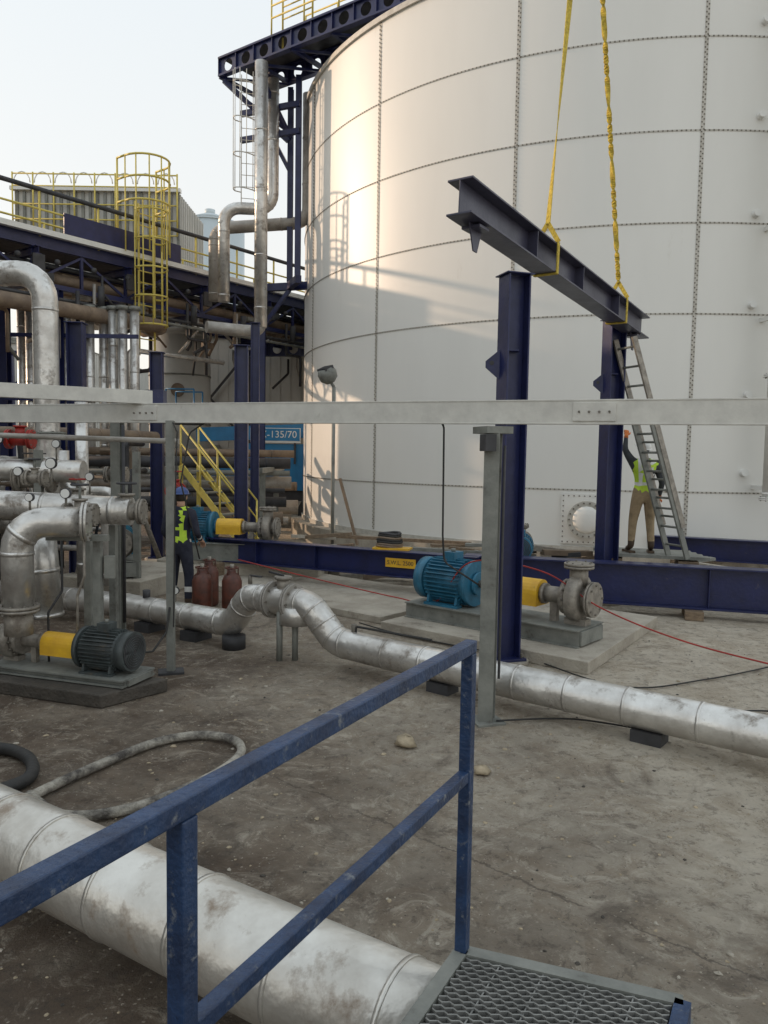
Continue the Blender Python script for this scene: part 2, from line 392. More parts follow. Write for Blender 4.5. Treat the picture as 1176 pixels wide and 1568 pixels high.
w.obox((-4.5,21.5,12.3),(-2.8,21.9,10.9),.1,.12,BLUE); w.obox((-4.3,22.3,12.3),(-2.8,22.0,11.2),.08,.1,BLUE)
w.obox((-3.5,20.9,12.3),(-2.75,21.9,11.0),.1,.12,BLUE); w.obox((-3.55,22.3,11.6),(-2.75,22,10.1),.08,.1,BLUE)
w.build('tank_roof_walkway')

r_=MB()
r_.pipe([(-3.32,20.5,5.6),(-3.32,20.5,12.3)],.17,ALU,band=1.6)
r_.pipe([(-3.15,21.4,12.3),(-3.15,21.4,8.9),(-4.45,21.3,8.9),(-4.45,21.3,6.4)],.16,ALU,rad=.4,band=1.5)
r_.pipe([(-2.25,22,12.2),(-2.25,22,8.75),(-4.9,22.2,8.6),(-4.9,22.2,6.6)],.17,ALUD,rad=.4,band=1.5)
r_.pipe([(-3.32,20.5,5.9),(-3.32,20.5,5.5),(-3.75,20.4,5.5),(-4.6,19.9,5.5)],.15,ALUD,rad=.25,band=0)
r_.build('insulated_riser_pipe')
def caged(mb,base,along,out,z0,z1,cz0,m,rr=.38,w_=.42,hoop=.75,t_=.02,bars=7):
    base=V(base); al=V(along).normalized(); ou=V(out).normalized()
    for sgn in (-1,1): mb.obox(V((base.x,base.y,z0))+al*sgn*w_/2,V((base.x,base.y,z1))+al*sgn*w_/2,t_*1.6,t_*3,m)
    z=z0+.15
    while z<z1: q=V((base.x,base.y,z)); mb.cyl(q-al*w_/2,q+al*w_/2,t_*.7,m,n=6); z+=.3
    arc=lambda an,z:V((base.x,base.y,z))+al*math.cos(an)*rr*1.05+ou*(.1+math.sin(an)*rr*1.3)
    z=cz0
    while z<=z1+.01:
        pts=[V((base.x,base.y,z))+al*w_/2]+[arc(math.pi*k/10,z) for k in range(11)]+[V((base.x,base.y,z))-al*w_/2]
        mb.tube(pts,t_*1.1,m,n=6); z+=hoop
    for k in range(bars):
        an=math.pi*k/(bars-1); mb.cyl(arc(an,cz0),arc(an,z1),t_*.8,m,n=6)
l=MB(); caged(l,(-3.75,21.0,0),(1,.2,0),(-.3,-1,0),8.9,12.2,9.2,GALV,rr=.28,w_=.35,hoop=.9,t_=.013); l.build('caged_ladder')

# ------------------------------------------------------------ elevated pipe rack
D=V((.597,.802,0)); O=V((-9.1,18.4,0)); NF=V((-.802,.597,0))
def rp(s,off,z): return O+D*s+NF*off+V((0,0,z))
k=MB(); S0,S1=-7,20
for off in (0,2.6):
    k.ibeam(rp(S0,off,7.38),rp(S1,off,7.38),.3,.15,BLUE)
    k.obox(rp(S0,off,6.35),rp(S1,off,6.35),.12,.12,BLUE)
    s=S0; j=0
    while s<S1-1.2:
        k.obox(rp(s,off,7.25),rp(s,off,6.4),.07,.07,BLUE,up=D)
        a_,b_=(7.2,6.4) if j%2 else (6.4,7.2)
        k.obox(rp(s,off,a_),rp(s+1.3,off,b_),.06,.06,BLUE); s+=1.3; j+=1
    s=S0
    while s<S1: k.cyl(rp(s,off,7.5),rp(s,off,8.62),.03,YEL,n=6); s+=1.6
    k.cyl(rp(S0,off,8.15),rp(S1,off,8.15),.026,YEL,n=6)
    k.cyl(rp(S0,off,8.62),rp(S1,off,8.62),.06 if off==0 else .03,DARK if off==0 else YEL,n=8)
k.obox(rp(S0,-.16,7.58),rp(S1,-.16,7.58),.14,.13,WHITE)
k.obox(rp(S0,1.3,7.56),rp(S1,1.3,7.56),2.4,.04,DARK)
s=S0
while s<S1:
    k.ibeam(rp(s,-.3,7.1),rp(s,2.9,7.1),.2,.14,BLUE); k.obox(rp(s,0,6.35),rp(s,2.6,6.35),.12,.12,BLUE)
    k.obox(rp(s,-.28,7.0),rp(s,-.28,6.6),.06,.3,DARK,up=D); s+=2.6
for s in (-4.5,1.4,8.2,14.5):
    for off in (0,2.6): k.ibeam(rp(s,off,0),rp(s,off,6.3),.28,.25,BLUE,up=(0,1,0))
k.obox(rp(1.6,-.06,7.95),rp(5.2,-.06,7.95),.03,.5,BLUE)
k.build('elevated_pipe_rack')
k=MB()
for off,z,r,m in ((.35,6.62,.14,BROWN),(.75,6.6,.1,DARK),(1.1,6.62,.15,ALUD),(1.6,6.6,.09,BROWN),(2.1,6.62,.16,ALU),(.5,6.95,.06,DARK),(1.3,6.98,.08,BROWN),(-.1,6.05,.05,DARK),(-.25,5.9,.04,GREYP)):
    k.pipe([rp(S0,off,z),rp(S1,off,z)],r,m,band=2.2,n=12)
k.pipe([rp(S0,-.45,5.75),rp(3.3,-.45,5.75),rp(4.4,-.45,5.75),rp(4.4,.6,5.75)],.19,BROWN,band=1.6)
k.pipe([rp(S0,-.3,5.3),rp(-1.5,-.3,5.3),rp(-1.5,-.3,3.5)],.07,DARK,band=0)
k.pipe([rp(1.8,-.3,6.3),rp(1.8,-.3,5.0),rp(1.8,-.3,2.2)],.05,DARK,band=0)
k.pipe([rp(6.5,-.4,5.0),rp(3.2,-.4,5.0),rp(3.2,-.4,1.5)],.07,ALU,rad=.2,band=0)
for s in (-3,-.6,.7,2.4,5.4,7.3,9.5):
    k.cyl(rp(s,-.4,6.5),rp(s,-.4,6.0),.09,DARK,n=10); k.pipe([rp(s,-.1,6.6),rp(s,-.1,5.6),rp(s+.7,-.1,5.6),rp(s+.7,-.1,4.6)],.045,random.choice([DARK,ALUD,BROWN]),band=0,n=8)
for s in range(-6,16): 
    k.sphere(rp(s+.3,-.25,6.9),(.08,.08,.08),random.choice([DARK,DARK,GREYP]),8,6)
for i in range(70): # small-bore drops, brackets and junctions slung under the deck
    s=random.uniform(-5,15); z=random.uniform(5.6,7.0); o_=random.uniform(-.3,1.5); m_=random.choice([DARK,DARK,BROWN,GREYP,ALUD])
    if i%3==0: k.obox(rp(s,o_,z),rp(s+random.uniform(.2,.5),o_,z),.2,random.uniform(.12,.3),m_)
    else: k.pipe([rp(s,o_,z),rp(s,o_,z-random.uniform(.3,1.0)),rp(s+random.uniform(-.9,.9),o_,z-1.1)],random.uniform(.025,.06),m_,band=0,n=8)
k.build('rack_pipes')
l=MB()
caged(l,rp(3.83,-.35,0),D,-NF,4.9,8.9,5.7,YEL,rr=.42,w_=.5,hoop=.75,t_=.024)
for z in (8.9,9.5,10.05):
    pts=[rp(3.83,-.3,z)+D*math.cos(an)*.62-NF*math.sin(an)*.7 for an in [math.pi*(i/12) for i in range(13)]]
    l.tube(pts,.028,YEL,n=6); l.cyl(pts[0],pts[0]+NF*.35,.028,YEL,n=6); l.cyl(pts[-1],pts[-1]+NF*.35,.028,YEL,n=6)
for i in range(0,13,2):
    an=math.pi*i/12; q=rp(3.83,-.3,0)+D*math.cos(an)*.62-NF*math.sin(an)*.7
    l.cyl(q+V((0,0,7.6)),q+V((0,0,10.05)),.02,YEL,n=6)
for an in (0,math.pi):
    q=rp(3.83,-.3,0)+D*math.cos(an)*.62+NF*.35; l.cyl(q+V((0,0,7.6)),q+V((0,0,10.05)),.028,YEL,n=6)
l.build('yellow_caged_ladder')

c=MB()
x0,x1,y0,y1,z0,z1=-12.8,-7.2,27,30.5,7.0,11.15
c.box(((x0+x1)/2,(y0+y1)/2,(z0+z1)/2),(x1-x0,y1-y0,z1-z0),SIDING)
x=x0+.1
while x<x1: c.box((x,y0-.03,(z0+z1)/2),(.09,.06,z1-z0-.1),GREYP); x+=.25
y=y0+.1
while y<y1: c.box((x1+.03,y,(z0+z1)/2),(.06,.09,z1-z0-.1),SIDING); y+=.25
x=x0
c.box(((x0+x1)/2,y0-.06,z1+.03),(x1-x0+.2,.2,.12),WHITE)
while x<x1+.1:
    c.cyl((x,y0-.15,z1-1.5),(x,y0-.15,z1+.55),.03,YEL,n=6)
    if x<x1-.5:
        pts=[(x+.33+.28*math.cos(a_),y0-.15,z1+.2+.36*math.sin(a_)) for a_ in [math.pi*i/8 for i in range(9)]]; c.tube(pts,.02,WHITE,n=6)
    x+=.7
for z in (-1.5,-1.0,-.5,.1,.5): c.cyl((x0,y0-.15,z1+z),(x1,y0-.15,z1+z),.025,YEL,n=6)
for x in (x0+.4,x1-.4):
    for y in (y0+.4,y1-.4): c.ibeam((x,y,0),(x,y,z0),.3,.25,BLUE,up=(0,1,0))
c.build('rooftop_cooling_unit')

q=MB(); q.cyl((-10.2,45,0),(-10.2,45,15.2),1.95,FARW,n=40); q.cyl((-10.2,45,15.2),(-10.2,45,15.8),1.95,FARW,r2=.5,n=40)
for z in (4,8,12,15.1): q.cyl((-10.2,45,z),(-10.2,45,z+.08),1.99,FARW,n=40)
q.cyl((-10.2,45,15.8),(-10.2,45,16.1),.3,FARW,n=12); q.build('distant_silo')
def shed(x0,x1,y0,y1,h,mat,door=True,rise=.8,rib=.35):
    s=MB(); n_=[(x0,y0),(x1,y0),(x1,y1),(x0,y1)]; s.poly(n_,0,h,mat)
    xm=(x0+x1)/2
    s.add([(x0-.1,y0-.1,h+.005),(xm,y0-.1,h+rise),(x1+.1,y0-.1,h+.005),(x0-.1,y1+.1,h+.005),(xm,y1+.1,h+rise),(x1+.1,y1+.1,h+.005)],[(0,1,4,3),(1,2,5,4),(0,2,1),(3,4,5)],GREYP)
    x=x0+.1
    while x<x1: s.box((x,y0-.02,h/2),(.05,.04,h-.02),mat); x+=rib
    y=y0+.1
    while y<y1: s.box((x1+.02,y,h/2),(.04,.05,h-.02),mat); y+=rib
    s.box((xm,y0-.05,h-.1),(x1-x0,.1,.18),GREYP)
    nw=int((x1-x0)/2.5)
    for i in range(nw):
        xx=x0+(i+.7)*(x1-x0)/(nw+.4); s.box((xx,y0-.06,h*.72),(1.1,.08,.7),GREYP); s.box((xx,y0-.105,h*.72),(.98,.02,.58),GLASS)
    if door: s.box((xm,y0-.06,1.5),(2.6,.1,3.0),GREYP); s.box((xm,y0-.115,1.48),(2.4,.02,2.9),WHITE)
    return s
s=MB(); s.poly([(-8.6,30),(-.5,30),(-.5,37),(-8.6,37)],0,6.9,SIDING)
s.box((-4.55,29.98,6.8),(8.3,.16,.2),GREYP); s.poly([(-8.8,29.8),(-.3,29.8),(-.3,37.2),(-8.8,37.2)],6.905,7.0,GREYP)
x=-8.5
while x<-.6: s.box((x,29.985,3.3),(.03,.03,6.5),SIDING); x+=.4
for (a_,b_) in (((-8.3,29.8,6.3),(-5.2,29.8,2.5)),((-8.3,29.8,2.5),(-5.2,29.8,6.3))): s.obox(a_,b_,.08,.08,DARK)
for x in (-8.3,-5.2): s.obox((x,29.8,0),(x,29.8,6.5),.15,.15,DARK)
s.box((-7.2,29.9,1.3),(1.6,.1,2.6),GREYP); s.box((-7.2,29.84,1.28),(1.4,.03,2.45),BLDG)
s.build('process_building')
s=MB(); s.holebeam((-5.2,27,5.9),(-1.2,26.6,5.9),.5,.2,BLUE,cell=.55); s.ibeam((-5.0,27,0),(-5.0,27,5.6),.25,.25,BLUE,up=(0,1,0)); s.ibeam((-1.6,26.6,0),(-1.6,26.6,5.6),.25,.25,BLUE,up=(0,1,0)); s.build('steel_portal_frame')
shed(-46,-20,48,70,9,SIDING).build('distant_warehouse')
shed(-19,-5,60,75,7,BLDG).build('distant_warehouse')
s=MB()
for i in range(9):
    x=-26+i*1.6; s.obox((x,34,0),(x,34,6.6),.2,.2,BLUE)
    if i<8: s.obox((x,34,5),(x+1.6,34,6.5),.1,.1,BLUE)
for z in (5,6.5): s.obox((-26,34,z),(-13.2,34,z),.2,.2,BLUE)
s.build('blue_steel_frame')
s=shed(-27,-16.5,-8,19,9.6,BLDG)  # unseen building added west of the view to keep low sun off the yard
for y in range(-6,18,4): s.box((-16.45,y+.5,4.5),(.1,2.2,1.6),GREYP); s.box((-16.38,y+.5,4.5),(.04,2.0,1.4),GLASS)
s.build('sun_blocker_building')

v_=MB()
for x in [-9.4+.3*i for i in range(5)]+[-7.6+.28*i for i in range(5)]:
    yy=20+random.uniform(-.2,.2); v_.pipe([(x,yy,.5),(x,yy,5.9)],.12,ALU,band=1.9,n=12); v_.cyl((x,yy,5.9),(x,yy,6.0),.15,GREYP,n=12)
for z in (1.2,3.6,5.2): v_.obox((-9.7,19.75,z),(-6.3,19.75,z),.08,.1,BLUE)
v_.cyl((-8.6,21,0),(-8.6,21,5.2),.5,SIDING,n=24); v_.sphere((-8.6,21,5.2),(.5,.5,.25),SIDING)
v_.build('vertical_tube_bank')
v_=MB(); v_.cyl((-6.9,26,.6),(-6.9,26,6.1),1.0,SIDING,n=36); v_.sphere((-6.9,26,6.1),(1,1,.35),SIDING,30,10)
v_.cyl((-6.9,26,0),(-6.9,26,.6),.9,DARK,n=30)
for z in (1.6,3.2,4.8): v_.cyl((-6.9,26,z),(-6.9,26,z+.05),1.02,GREYP,n=36)
v_.flange((-6.7,24.97,4.3),(0,1,0),.22,BROWN); v_.build('process_vessel')
v_=MB()
s0,s1=V((-4.55,17.2,2.0)),V((-3.1,16.6,.35)); sw=V((.25,.6,0))
for o_ in (V((0,0,0)),sw):
    v_.obox(s0+o_,s1+o_,.04,.14,YEL); v_.cyl(s0+o_+V((0,0,.9)),s1+o_+V((0,0,.9)),.022,YEL,n=8); v_.cyl(s0+o_+V((0,0,.5)),s1+o_+V((0,0,.5)),.018,YEL,n=8)
    for f_ in (0,.33,.66,1): c_=s0.lerp(s1,f_)+o_; v_.cyl(c_,c_+V((0,0,.9)),.022,YEL,n=8)
for i in range(7): c_=s0.lerp(s1,(i+.5)/7); v_.obox(c_,c_+sw,.22,.03,GREYP)
for c_ in (s0,s0+sw): v_.obox((c_.x,c_.y,0),c_,.08,.08,YEL,up=(0,1,0))
v_.build('yellow_stair')

p=MB()
p.pipe([(-9,12.4,5.0),(-5.25,12.0,5.0),(-5.25,12.0,1.4),(-5.9,11.8,1.4),(-7,11.6,1.4)],.19,ALU,rad=.42,band=1.1)
p.flange((-5.25,12,2.95),(0,0,1),.28,GREYP); p.flange((-5.25,12,2.55),(0,0,1),.28,GREYP)
p.build('insulated_elbow_pipe')
def valve(mb,c,ax,r,m,wheel=RED,h=.35):
    c=V(c); ax=V(ax).normalized()
    mb.cyl(c-ax*r*1.2,c+ax*r*1.2,r*.8,m,n=14); mb.flange(c-ax*r*1.3,ax,r*1.15,m); mb.flange(c+ax*r*1.3,ax,r*1.15,m)
    mb.cyl(c,c+V((0,0,r*1.4)),r*.55,m,n=12); mb.cyl(c+V((0,0,r*1.4)),c+V((0,0,r*1.6)),r*.75,m,n=12); mb.cyl(c+V((0,0,r*1.4)),c+V((0,0,h)),.015,GREYP,n=6)
    z=c+V((0,0,h)); R_=r*.8
    mb.tube([z+V((math.cos(a_)*R_,math.sin(a_)*R_,0)) for a_ in [6.283*i/16 for i in range(17)]],.012,wheel,n=6)
    mb.cyl(z-V((R_,0,0)),z+V((R_,0,0)),.008,wheel,n=5); mb.cyl(z-V((0,R_,0)),z+V((0,R_,0)),.008,wheel,n=5)
q=MB()
q.pipe([(-9,11,2.05),(-4.3,11,2.0)],.16,ALU,band=1.0); q.pipe([(-9,10.6,1.55),(-3.9,10.9,1.5),(-3.9,10.9,.4)],.12,ALUD,band=1.1)
q.pipe([(-9,13.2,2.6),(-5.2,13.6,2.6),(-4.6,15.5,2.6)],.1,BROWN,band=1.1)
q.pipe([(-9,12.9,1.1),(-5.5,13,1.1)],.22,ALU,band=1.1)
q.pipe([(-4.4,11.2,3.0),(-4.4,11.2,.3)],.09,ALU,band=1.1); q.pipe([(-4.15,12.0,2.5),(-4.15,12,.2)],.06,GALV,band=0)
q.pipe([(-6.3,11.4,3.1),(-6.3,11.4,.2)],.14,ALUD,band=1.1)
q.pipe([(-4.75,11.4,2.3),(-4.75,11.4,1.7),(-3.95,11.3,1.7),(-3.95,11.3,.3)],.08,ALU,band=0)
valve(q,(-5.2,11,2.45),(1,0,0),.12,RED); valve(q,(-5.0,11,1.9),(1,0,0),.18,CAST,wheel=DARK); valve(q,(-4.3,10.8,1.55),(1,0,0),.14,CAST)
valve(q,(-4.6,13.2,1.9),(1,0,0),.12,CAST); valve(q,(-3.8,14,1.6),(0,1,0),.13,RED); valve(q,(-5.7,13,1.1),(1,0,0),.22,CAST)
for x,y,z in ((-4.6,10.8,2.15),(-5.4,10.8,2.2),(-4.1,10.7,1.7),(-6.0,12.6,1.3),(-4.9,12.8,1.3)): q.gauge((x,y,z))
for i in range(34):
    x=random.uniform(-7.4,-4.9); y=random.uniform(11.8,15.5); z=random.uniform(.6,2.5); m_=random.choice([DARK,BROWN,ALUD,GREYP,ALU,DARK,CAST])
    if i%2: q.pipe([(x,y,z),(x+random.uniform(.4,.8),y,z),(x+random.uniform(.5,.9),y,.2)],random.uniform(.025,.06),m_,band=0,n=8)
    else: q.pipe([(x,y,0),(x,y,z),(x,y+1,z)],random.uniform(.03,.06),m_,band=0,n=8)
for x,y in ((-4.9,10.9),(-6.5,10.9),(-3.9,12.1),(-7.2,12.9),(-5.9,13.2)): q.obox((x,y,0),(x,y,2.3),.1,.1,GREYP,up=(0,1,0))
q.build('process_pipe_cluster')

q=MB()
for (y,z,r,m) in ((20,2.05,.14,DARK),(20.8,2.3,.1,BROWN),(20.2,1.55,.16,ALUD),(19.2,1.1,.13,DARK),(18.6,.75,.15,BROWN),(19.6,.6,.1,ALU),(21.5,1.4,.12,BROWN),(21.8,.8,.2,ALUD),(18.9,1.4,.06,DARK),(19.9,1.8,.07,GREYP)):
    q.pipe([(-8.5,y-1.1,z),(-2.45,y,z)],r,m,band=1.7,n=12)
for x in (-7.5,-5.2,-2.9):
    for yy in (18.3,20.6): q.ibeam((x,yy,0),(x,yy,1.9),.15,.12,GREYP,up=(0,1,0))
    q.obox((x,17.9,1.9),(x,21.8,1.9),.12,.12,GREYP); q.obox((x,17.9,.4),(x,21.8,.4),.12,.12,GREYP)
q.build('ground_pipe_bundle')
q=MB(); bx,by=-3.4,24.2
q.box((bx,by,1.55),(3.6,2,.7),LIFTB); q.box((bx,by,1.05),(3.9,1.8,.35),DARK)
for sx in (-1.35,1.35):
    for sy in (-1,1): q.cyl((bx+sx,by+sy*.85,.55),(bx+sx,by+sy*1.15,.55),.55,BLACK,n=20); q.cyl((bx+sx,by+sy*1.15,.55),(bx+sx,by+sy*1.17,.55),.25,LIFTB,n=12)
q.box((bx+.3,by-.2,2.25),(2.6,1.6,.7),LIFTB); q.obox((bx-2.4,by-.3,2.85),(bx+2.6,by-.3,3.1),.4,.42,LIFTB)
q.box((bx+.12,by-1.1,2.85),(1.50,.04,.44),WHITE); q.box((bx+.12,by-1.125,2.87),(1.45,.02,.36),LIFTB)
q.text('ZX-135/70',.29,(bx+.12,by-1.145,2.87),(1,0,0),WHITE)
for dx in (-.5,.7): q.obox((bx+dx,by-1.08,2.0),(bx+dx,by-1.08,2.65),.06,.06,DARK,up=(0,1,0))
q.box((bx-2.8,by-.3,3.2),(.9,1.2,.08),DARK)
for dx in (-.42,.42):
    for dy in (-.55,.55): q.cyl((bx-2.8+dx,by-.3+dy,3.2),(bx-2.8+dx,by-.3+dy,4.2),.025,LIFTB,n=6)
for z in (3.7,4.2):
    for dy in (-.55,.55): q.cyl((bx-3.22,by-.3+dy,z),(bx-2.38,by-.3+dy,z),.025,LIFTB,n=6)
q.build('boom_lift')

# ------------------------------------------------------------ blue H posts
def hpost(x,y,z0,z1,s=.24,plate=True,lug=None,ang=.32):
    q=MB(); up=(math.cos(ang),math.sin(ang),0)
    q.ibeam((x,y,z0),(x,y,z1),s*1.05,s,BLUE,tf=.02,tw=.012,up=up)
    if plate:
        q.cyl((x,y,z0-.0),(x,y,z0+.05),.27,CONC,n=20); q.box((x,y,z0+.065),(.36,.36,.03),BLUE,ang)
        for sx in(-1,1):
            for sy in(-1,1):
                a_=V((math.cos(ang),math.sin(ang),0))*.14*sx+V((-math.sin(ang),math.cos(ang),0))*.14*sy
                q.cyl(V((x,y,z0+.08))+a_,V((x,y,z0+.13))+a_,.014,BOLT,n=6)
    q.box((x,y,z1+.008),(s*1.3,s*1.2,.014),BLUE,ang)
    if lug:
        a_=V((-1,.15,0)).normalized(); c_=V((x,y,lug))+a_*s*.5
        vs=[c_+V((0,0,.16)),c_+a_*.17+V((0,0,.02)),c_+a_*.17-V((0,0,.05)),c_-V((0,0,.2))]
        nn_=V((-a_.y,a_.x,0))*.008
        q.add([p_+nn_ for p_ in vs]+[p_-nn_ for p_ in vs],[(0,1,2,3),(7,6,5,4),(0,4,5,1),(1,5,6,2),(2,6,7,3),(3,7,4,0)],BLUE)
        q.cyl(c_+a_*.1-nn_*1.5,c_+a_*.1+nn_*1.5,.025,DARK,n=12)
        q.obox(V((x,y,lug+.12)),V((x-.02,y-s*.5,lug+.12)),.12,.014,BLUE)
    return q.build('steel_column',bevel=.003)
hpost(1.38,8.5,0,4.26,.25,lug=3.33); hpost(3.56,12.2,.0,4.46,.26,lug=3.5)
hpost(-5.02,12.6,0,4.34,ang=.1); hpost(-2.79,15,0,4.35,ang=.1); hpost(-4.81,16.3,0,4.36,ang=.1); hpost(-2.95,17.5,0,5.2,.18,ang=.1)

q=MB()
ga,gb=V((-3.3,14.15,.545)),V((1.5,11.87,.545)); gd=(gb-ga).normalized()
q.ibeam(ga,gb,.42,.26,BLUE,tf=.02)
fn=V((gd.y,-gd.x,0))
lc=V((.30,12.44,.56))+fn*.045
q.obox(lc-gd*.27,lc+gd*.27,.012,.15,YGUARD); q.text('S.W.L. 2500',.095,lc+fn*.012,gd,DARK)
for s in (.4,4.6): q.obox(ga+gd*s-fn*.3-V((0,0,.36)),ga+gd*s+fn*.3-V((0,0,.36)),.25,.28,WOOD)
for s in (1.2,2.4): q.obox(ga+gd*s+V((0,0,-.18)),ga+gd*s+V((0,0,.18)),.22,.012,BLUE,up=gd)
q.build('lifting_spreader_beam',bevel=.003)
q=MB()
ga,gb=V((1.3,12.15,.45)),V((8.5,10.0,.45)); gd=(gb-ga).normalized(); fn=V((gd.y,-gd.x,0))
q.ibeam(ga,gb,.62,.3,BLUE,tf=.024)
for s in (.8,3.6,6.4): q.obox(ga+gd*s+V((0,0,-.28)),ga+gd*s+V((0,0,.28)),.27,.014,BLUE,up=gd)
for s in (.6,3.4,6.6): q.obox(ga+gd*s-fn*.3-V((0,0,.38)),ga+gd*s+fn*.3-V((0,0,.38)),.25,.13,WOOD)
q.build('steel_girder',bevel=.003)
q=MB(); q.ibeam((5.2,15.0,.62),(10,12.9,.62),.42,.26,BLUE); 
for x,y in ((5.6,14.8),(8.5,13.55)): q.box((x,y,.2),(.3,.5,.4),WOOD,.4)
q.build('steel_girder',bevel=.003)
q=MB()
for i in range(4): q.obox(V((3.6,12.40+i*.24,.77)),V((5.1,11.97+i*.24,.77)),.225,.05,GREYP)
for x,y in ((3.8,12.65),(4.9,12.35)):
    for z in (.12,.36,.60): q.box((x,y,z),(.3,.9,.235),WOOD,-.3)
q.build('work_platform')

# suspended I-beam
q=MB(); a0,a1=V((.66,7.42,4.74)),V((4.08,12.55,4.40)); bd=(a1-a0).normalized()
q.ibeam(a0,a1,.34,.27,BEAMB,tf=.02,tw=.014)
sd,up_=perp(bd)
for s in (1.6,3.1,4.6): q.obox(a0+bd*s-up_*.148,a0+bd*s+up_*.148,.25,.014,BEAMB,up=bd)
for s in (.35,5.75):
    c_=a0+bd*s-up_*.17; q.add([c_+bd*.14+sd*.007,c_-bd*.14+sd*.007,c_-up_*.25-bd*.03+sd*.007,c_-up_*.25+bd*.05+sd*.007,c_+bd*.14-sd*.007,c_-bd*.14-sd*.007,c_-up_*.25-bd*.03-sd*.007,c_-up_*.25+bd*.05-sd*.007],[(0,1,2,3),(7,6,5,4),(0,4,5,1),(1,5,6,2),(2,6,7,3),(3,7,4,0)],BEAMB)
    q.obox(c_-sd*.1-up_*.03,c_+sd*.1-up_*.03,.2,.03,BEAMB)
q.build('suspended_steel_beam',bevel=.003)
q=MB(); apex=V((2.45,10.3,10.7))
for s,tw in ((2.15,0),(4.9,1)):
    c_=a0+bd*s
    loop=[c_+sd*.145+up_*.18,c_+sd*.145-up_*.18,c_-sd*.145-up_*.18,c_-sd*.145+up_*.18]
    for i in range(4): q.obox(loop[i],loop[(i+1)%4],.06,.012,SLING,up=(sd if i%2==0 else up_))
    top=c_+up_*.42
    for cc in (loop[0],loop[3]): q.obox(cc,top,.055,.012,SLING,up=bd)
    d_=(apex-top); n_=200; vs=[];fs=[]
    a_,b_=perp(d_); ph=0
    for i in range(n_+1):
        f_=i/n_; ph+=(.45+.35*math.sin(i*.21)) if tw else .02; an=ph+.4; ww=.034 if tw==0 else .033
        e=(a_*math.cos(an)+b_*math.sin(an))*ww; e2=(b_*math.cos(an)-a_*math.sin(an))*(.005 if tw==0 else .017)
        p_=top+d_*f_; vs+=[p_+e+e2,p_-e+e2,p_-e-e2,p_+e-e2]
    for i in range(n_):
        for j in range(4): fs.append((4*i+j,4*i+(j+1)%4,4*i+4+(j+1)%4,4*i+4+j))
    q.add(vs,fs,SLING)
q.build('lifting_sling')
q=MB(); q.tube([apex+V((.12*math.sin(a_),0,-.02-.12*math.cos(a_)+.12)) for a_ in [i*.45 for i in range(11)]],.035,DARK,n=8)
q.cyl(apex+V((0,0,.25)),apex+V((0,0,.8)),.12,YEL,n=16)
for dx in (-.08,.08): q.cyl(apex+V((dx,0,.8)),apex+V((dx,0,14)),.012,DARK,n=6)
q.build('crane_hook')

# ------------------------------------------------------------ overhead grey beam and posts
q=MB(); b0,b1=V((-7.2,10.15,2.73)),V((5.2,4.75,2.66))
bdir=(b1-b0).normalized(); bn=V((bdir.y,-bdir.x,0))
q.obox(b0,b1,.02,.19,GALV)
for z in (-.095,.095): q.obox(b0+bn*-.03+V((0,0,z)),b1+bn*-.03+V((0,0,z)),.09,.012,GALV)
for s in (2.2,5.1,9.7,11.35): 
    c_=b0+bdir*s; q.obox(c_-bdir*.17+bn*.016,c_+bdir*.17+bn*.016,.012,.15,GALV)
    for i in (-.12,-.04,.04,.12): q.cyl(c_+bdir*i+bn*.02,c_+bdir*i+bn*.036,.01,BOLT,n=6)
q.build('overhead_cable_tray',bevel=.002)
q=MB(); q.obox((-2.42,8.22,2.87),(-6.5,6.3,2.9),.1,.14,GALV); q.obox((-2.42,8.22,2.80),(-2.42,8.22,2.95),.16,.14,BLUE,up=(0,1,0)); q.build('overhead_cable_tray',bevel=.002)
q=MB(); q.pipe([(-2.3,8.6,2.42),(-6.5,8.9,2.5)],.03,ALUD,band=0); q.build('conduit_pipe')
q=MB(); q.ibeam((.92,6.56,0),(.92,6.56,2.5),.15,.13,GREYP,tf=.012,tw=.01,up=(.3,1,0)); q.box((.92,6.56,.01),(.26,.26,.02),GREYP,.3)
q.box((.92,6.62,2.53),(.24,.3,.06),GREYP,.3); q.box((.86,6.45,2.42),(.10,.12,.14),DARK,.3)
q.cyl((1.01,6.5,.4),(1.01,6.5,2.4),.012,DARK,n=6)
q.build('tray_support_post',bevel=.002)
q=MB(); q.obox((-2.2,7.9,0),(-2.2,7.9,2.62),.075,.075,GREYP,up=(0,1,0)); q.box((-2.2,7.9,.012),(.26,.2,.024),DARK,.3)
q.tube([(-2.16,7.86,2.6),(-2.1,7.8,2.5),(-2.13,7.82,1.8),(-2.15,7.82,.5)],.008,BLACK,n=6)
q.build('tray_support_post',bevel=.002)
q=MB(); q.ibeam((-3.12,9.0,0),(-3.12,9.0,2.75),.13,.11,GREYP,up=(.2,1,0)); q.box((-3.12,9.0,2.78),(.3,.14,.05),GREYP); q.cyl((-3.02,8.9,.3),(-3.02,8.9,2.6),.02,DARK,n=8)
q.build('tray_support_post')
q=MB(); q.tube(fillet([(.3,6.95,2.62),(.52,6.87,2.62),(.53,6.87,1.6),(.55,6.9,1.35),(.9,6.6,1.15)],.08),.009,BLACK,n=6)
q.tube(fillet([(-1.85,7.9,2.6),(-2.0,7.9,2.5),(-2.08,7.85,2.0),(-1.9,7.9,1.2)],.08),.008,BLACK,n=6); q.build('hanging_cable')

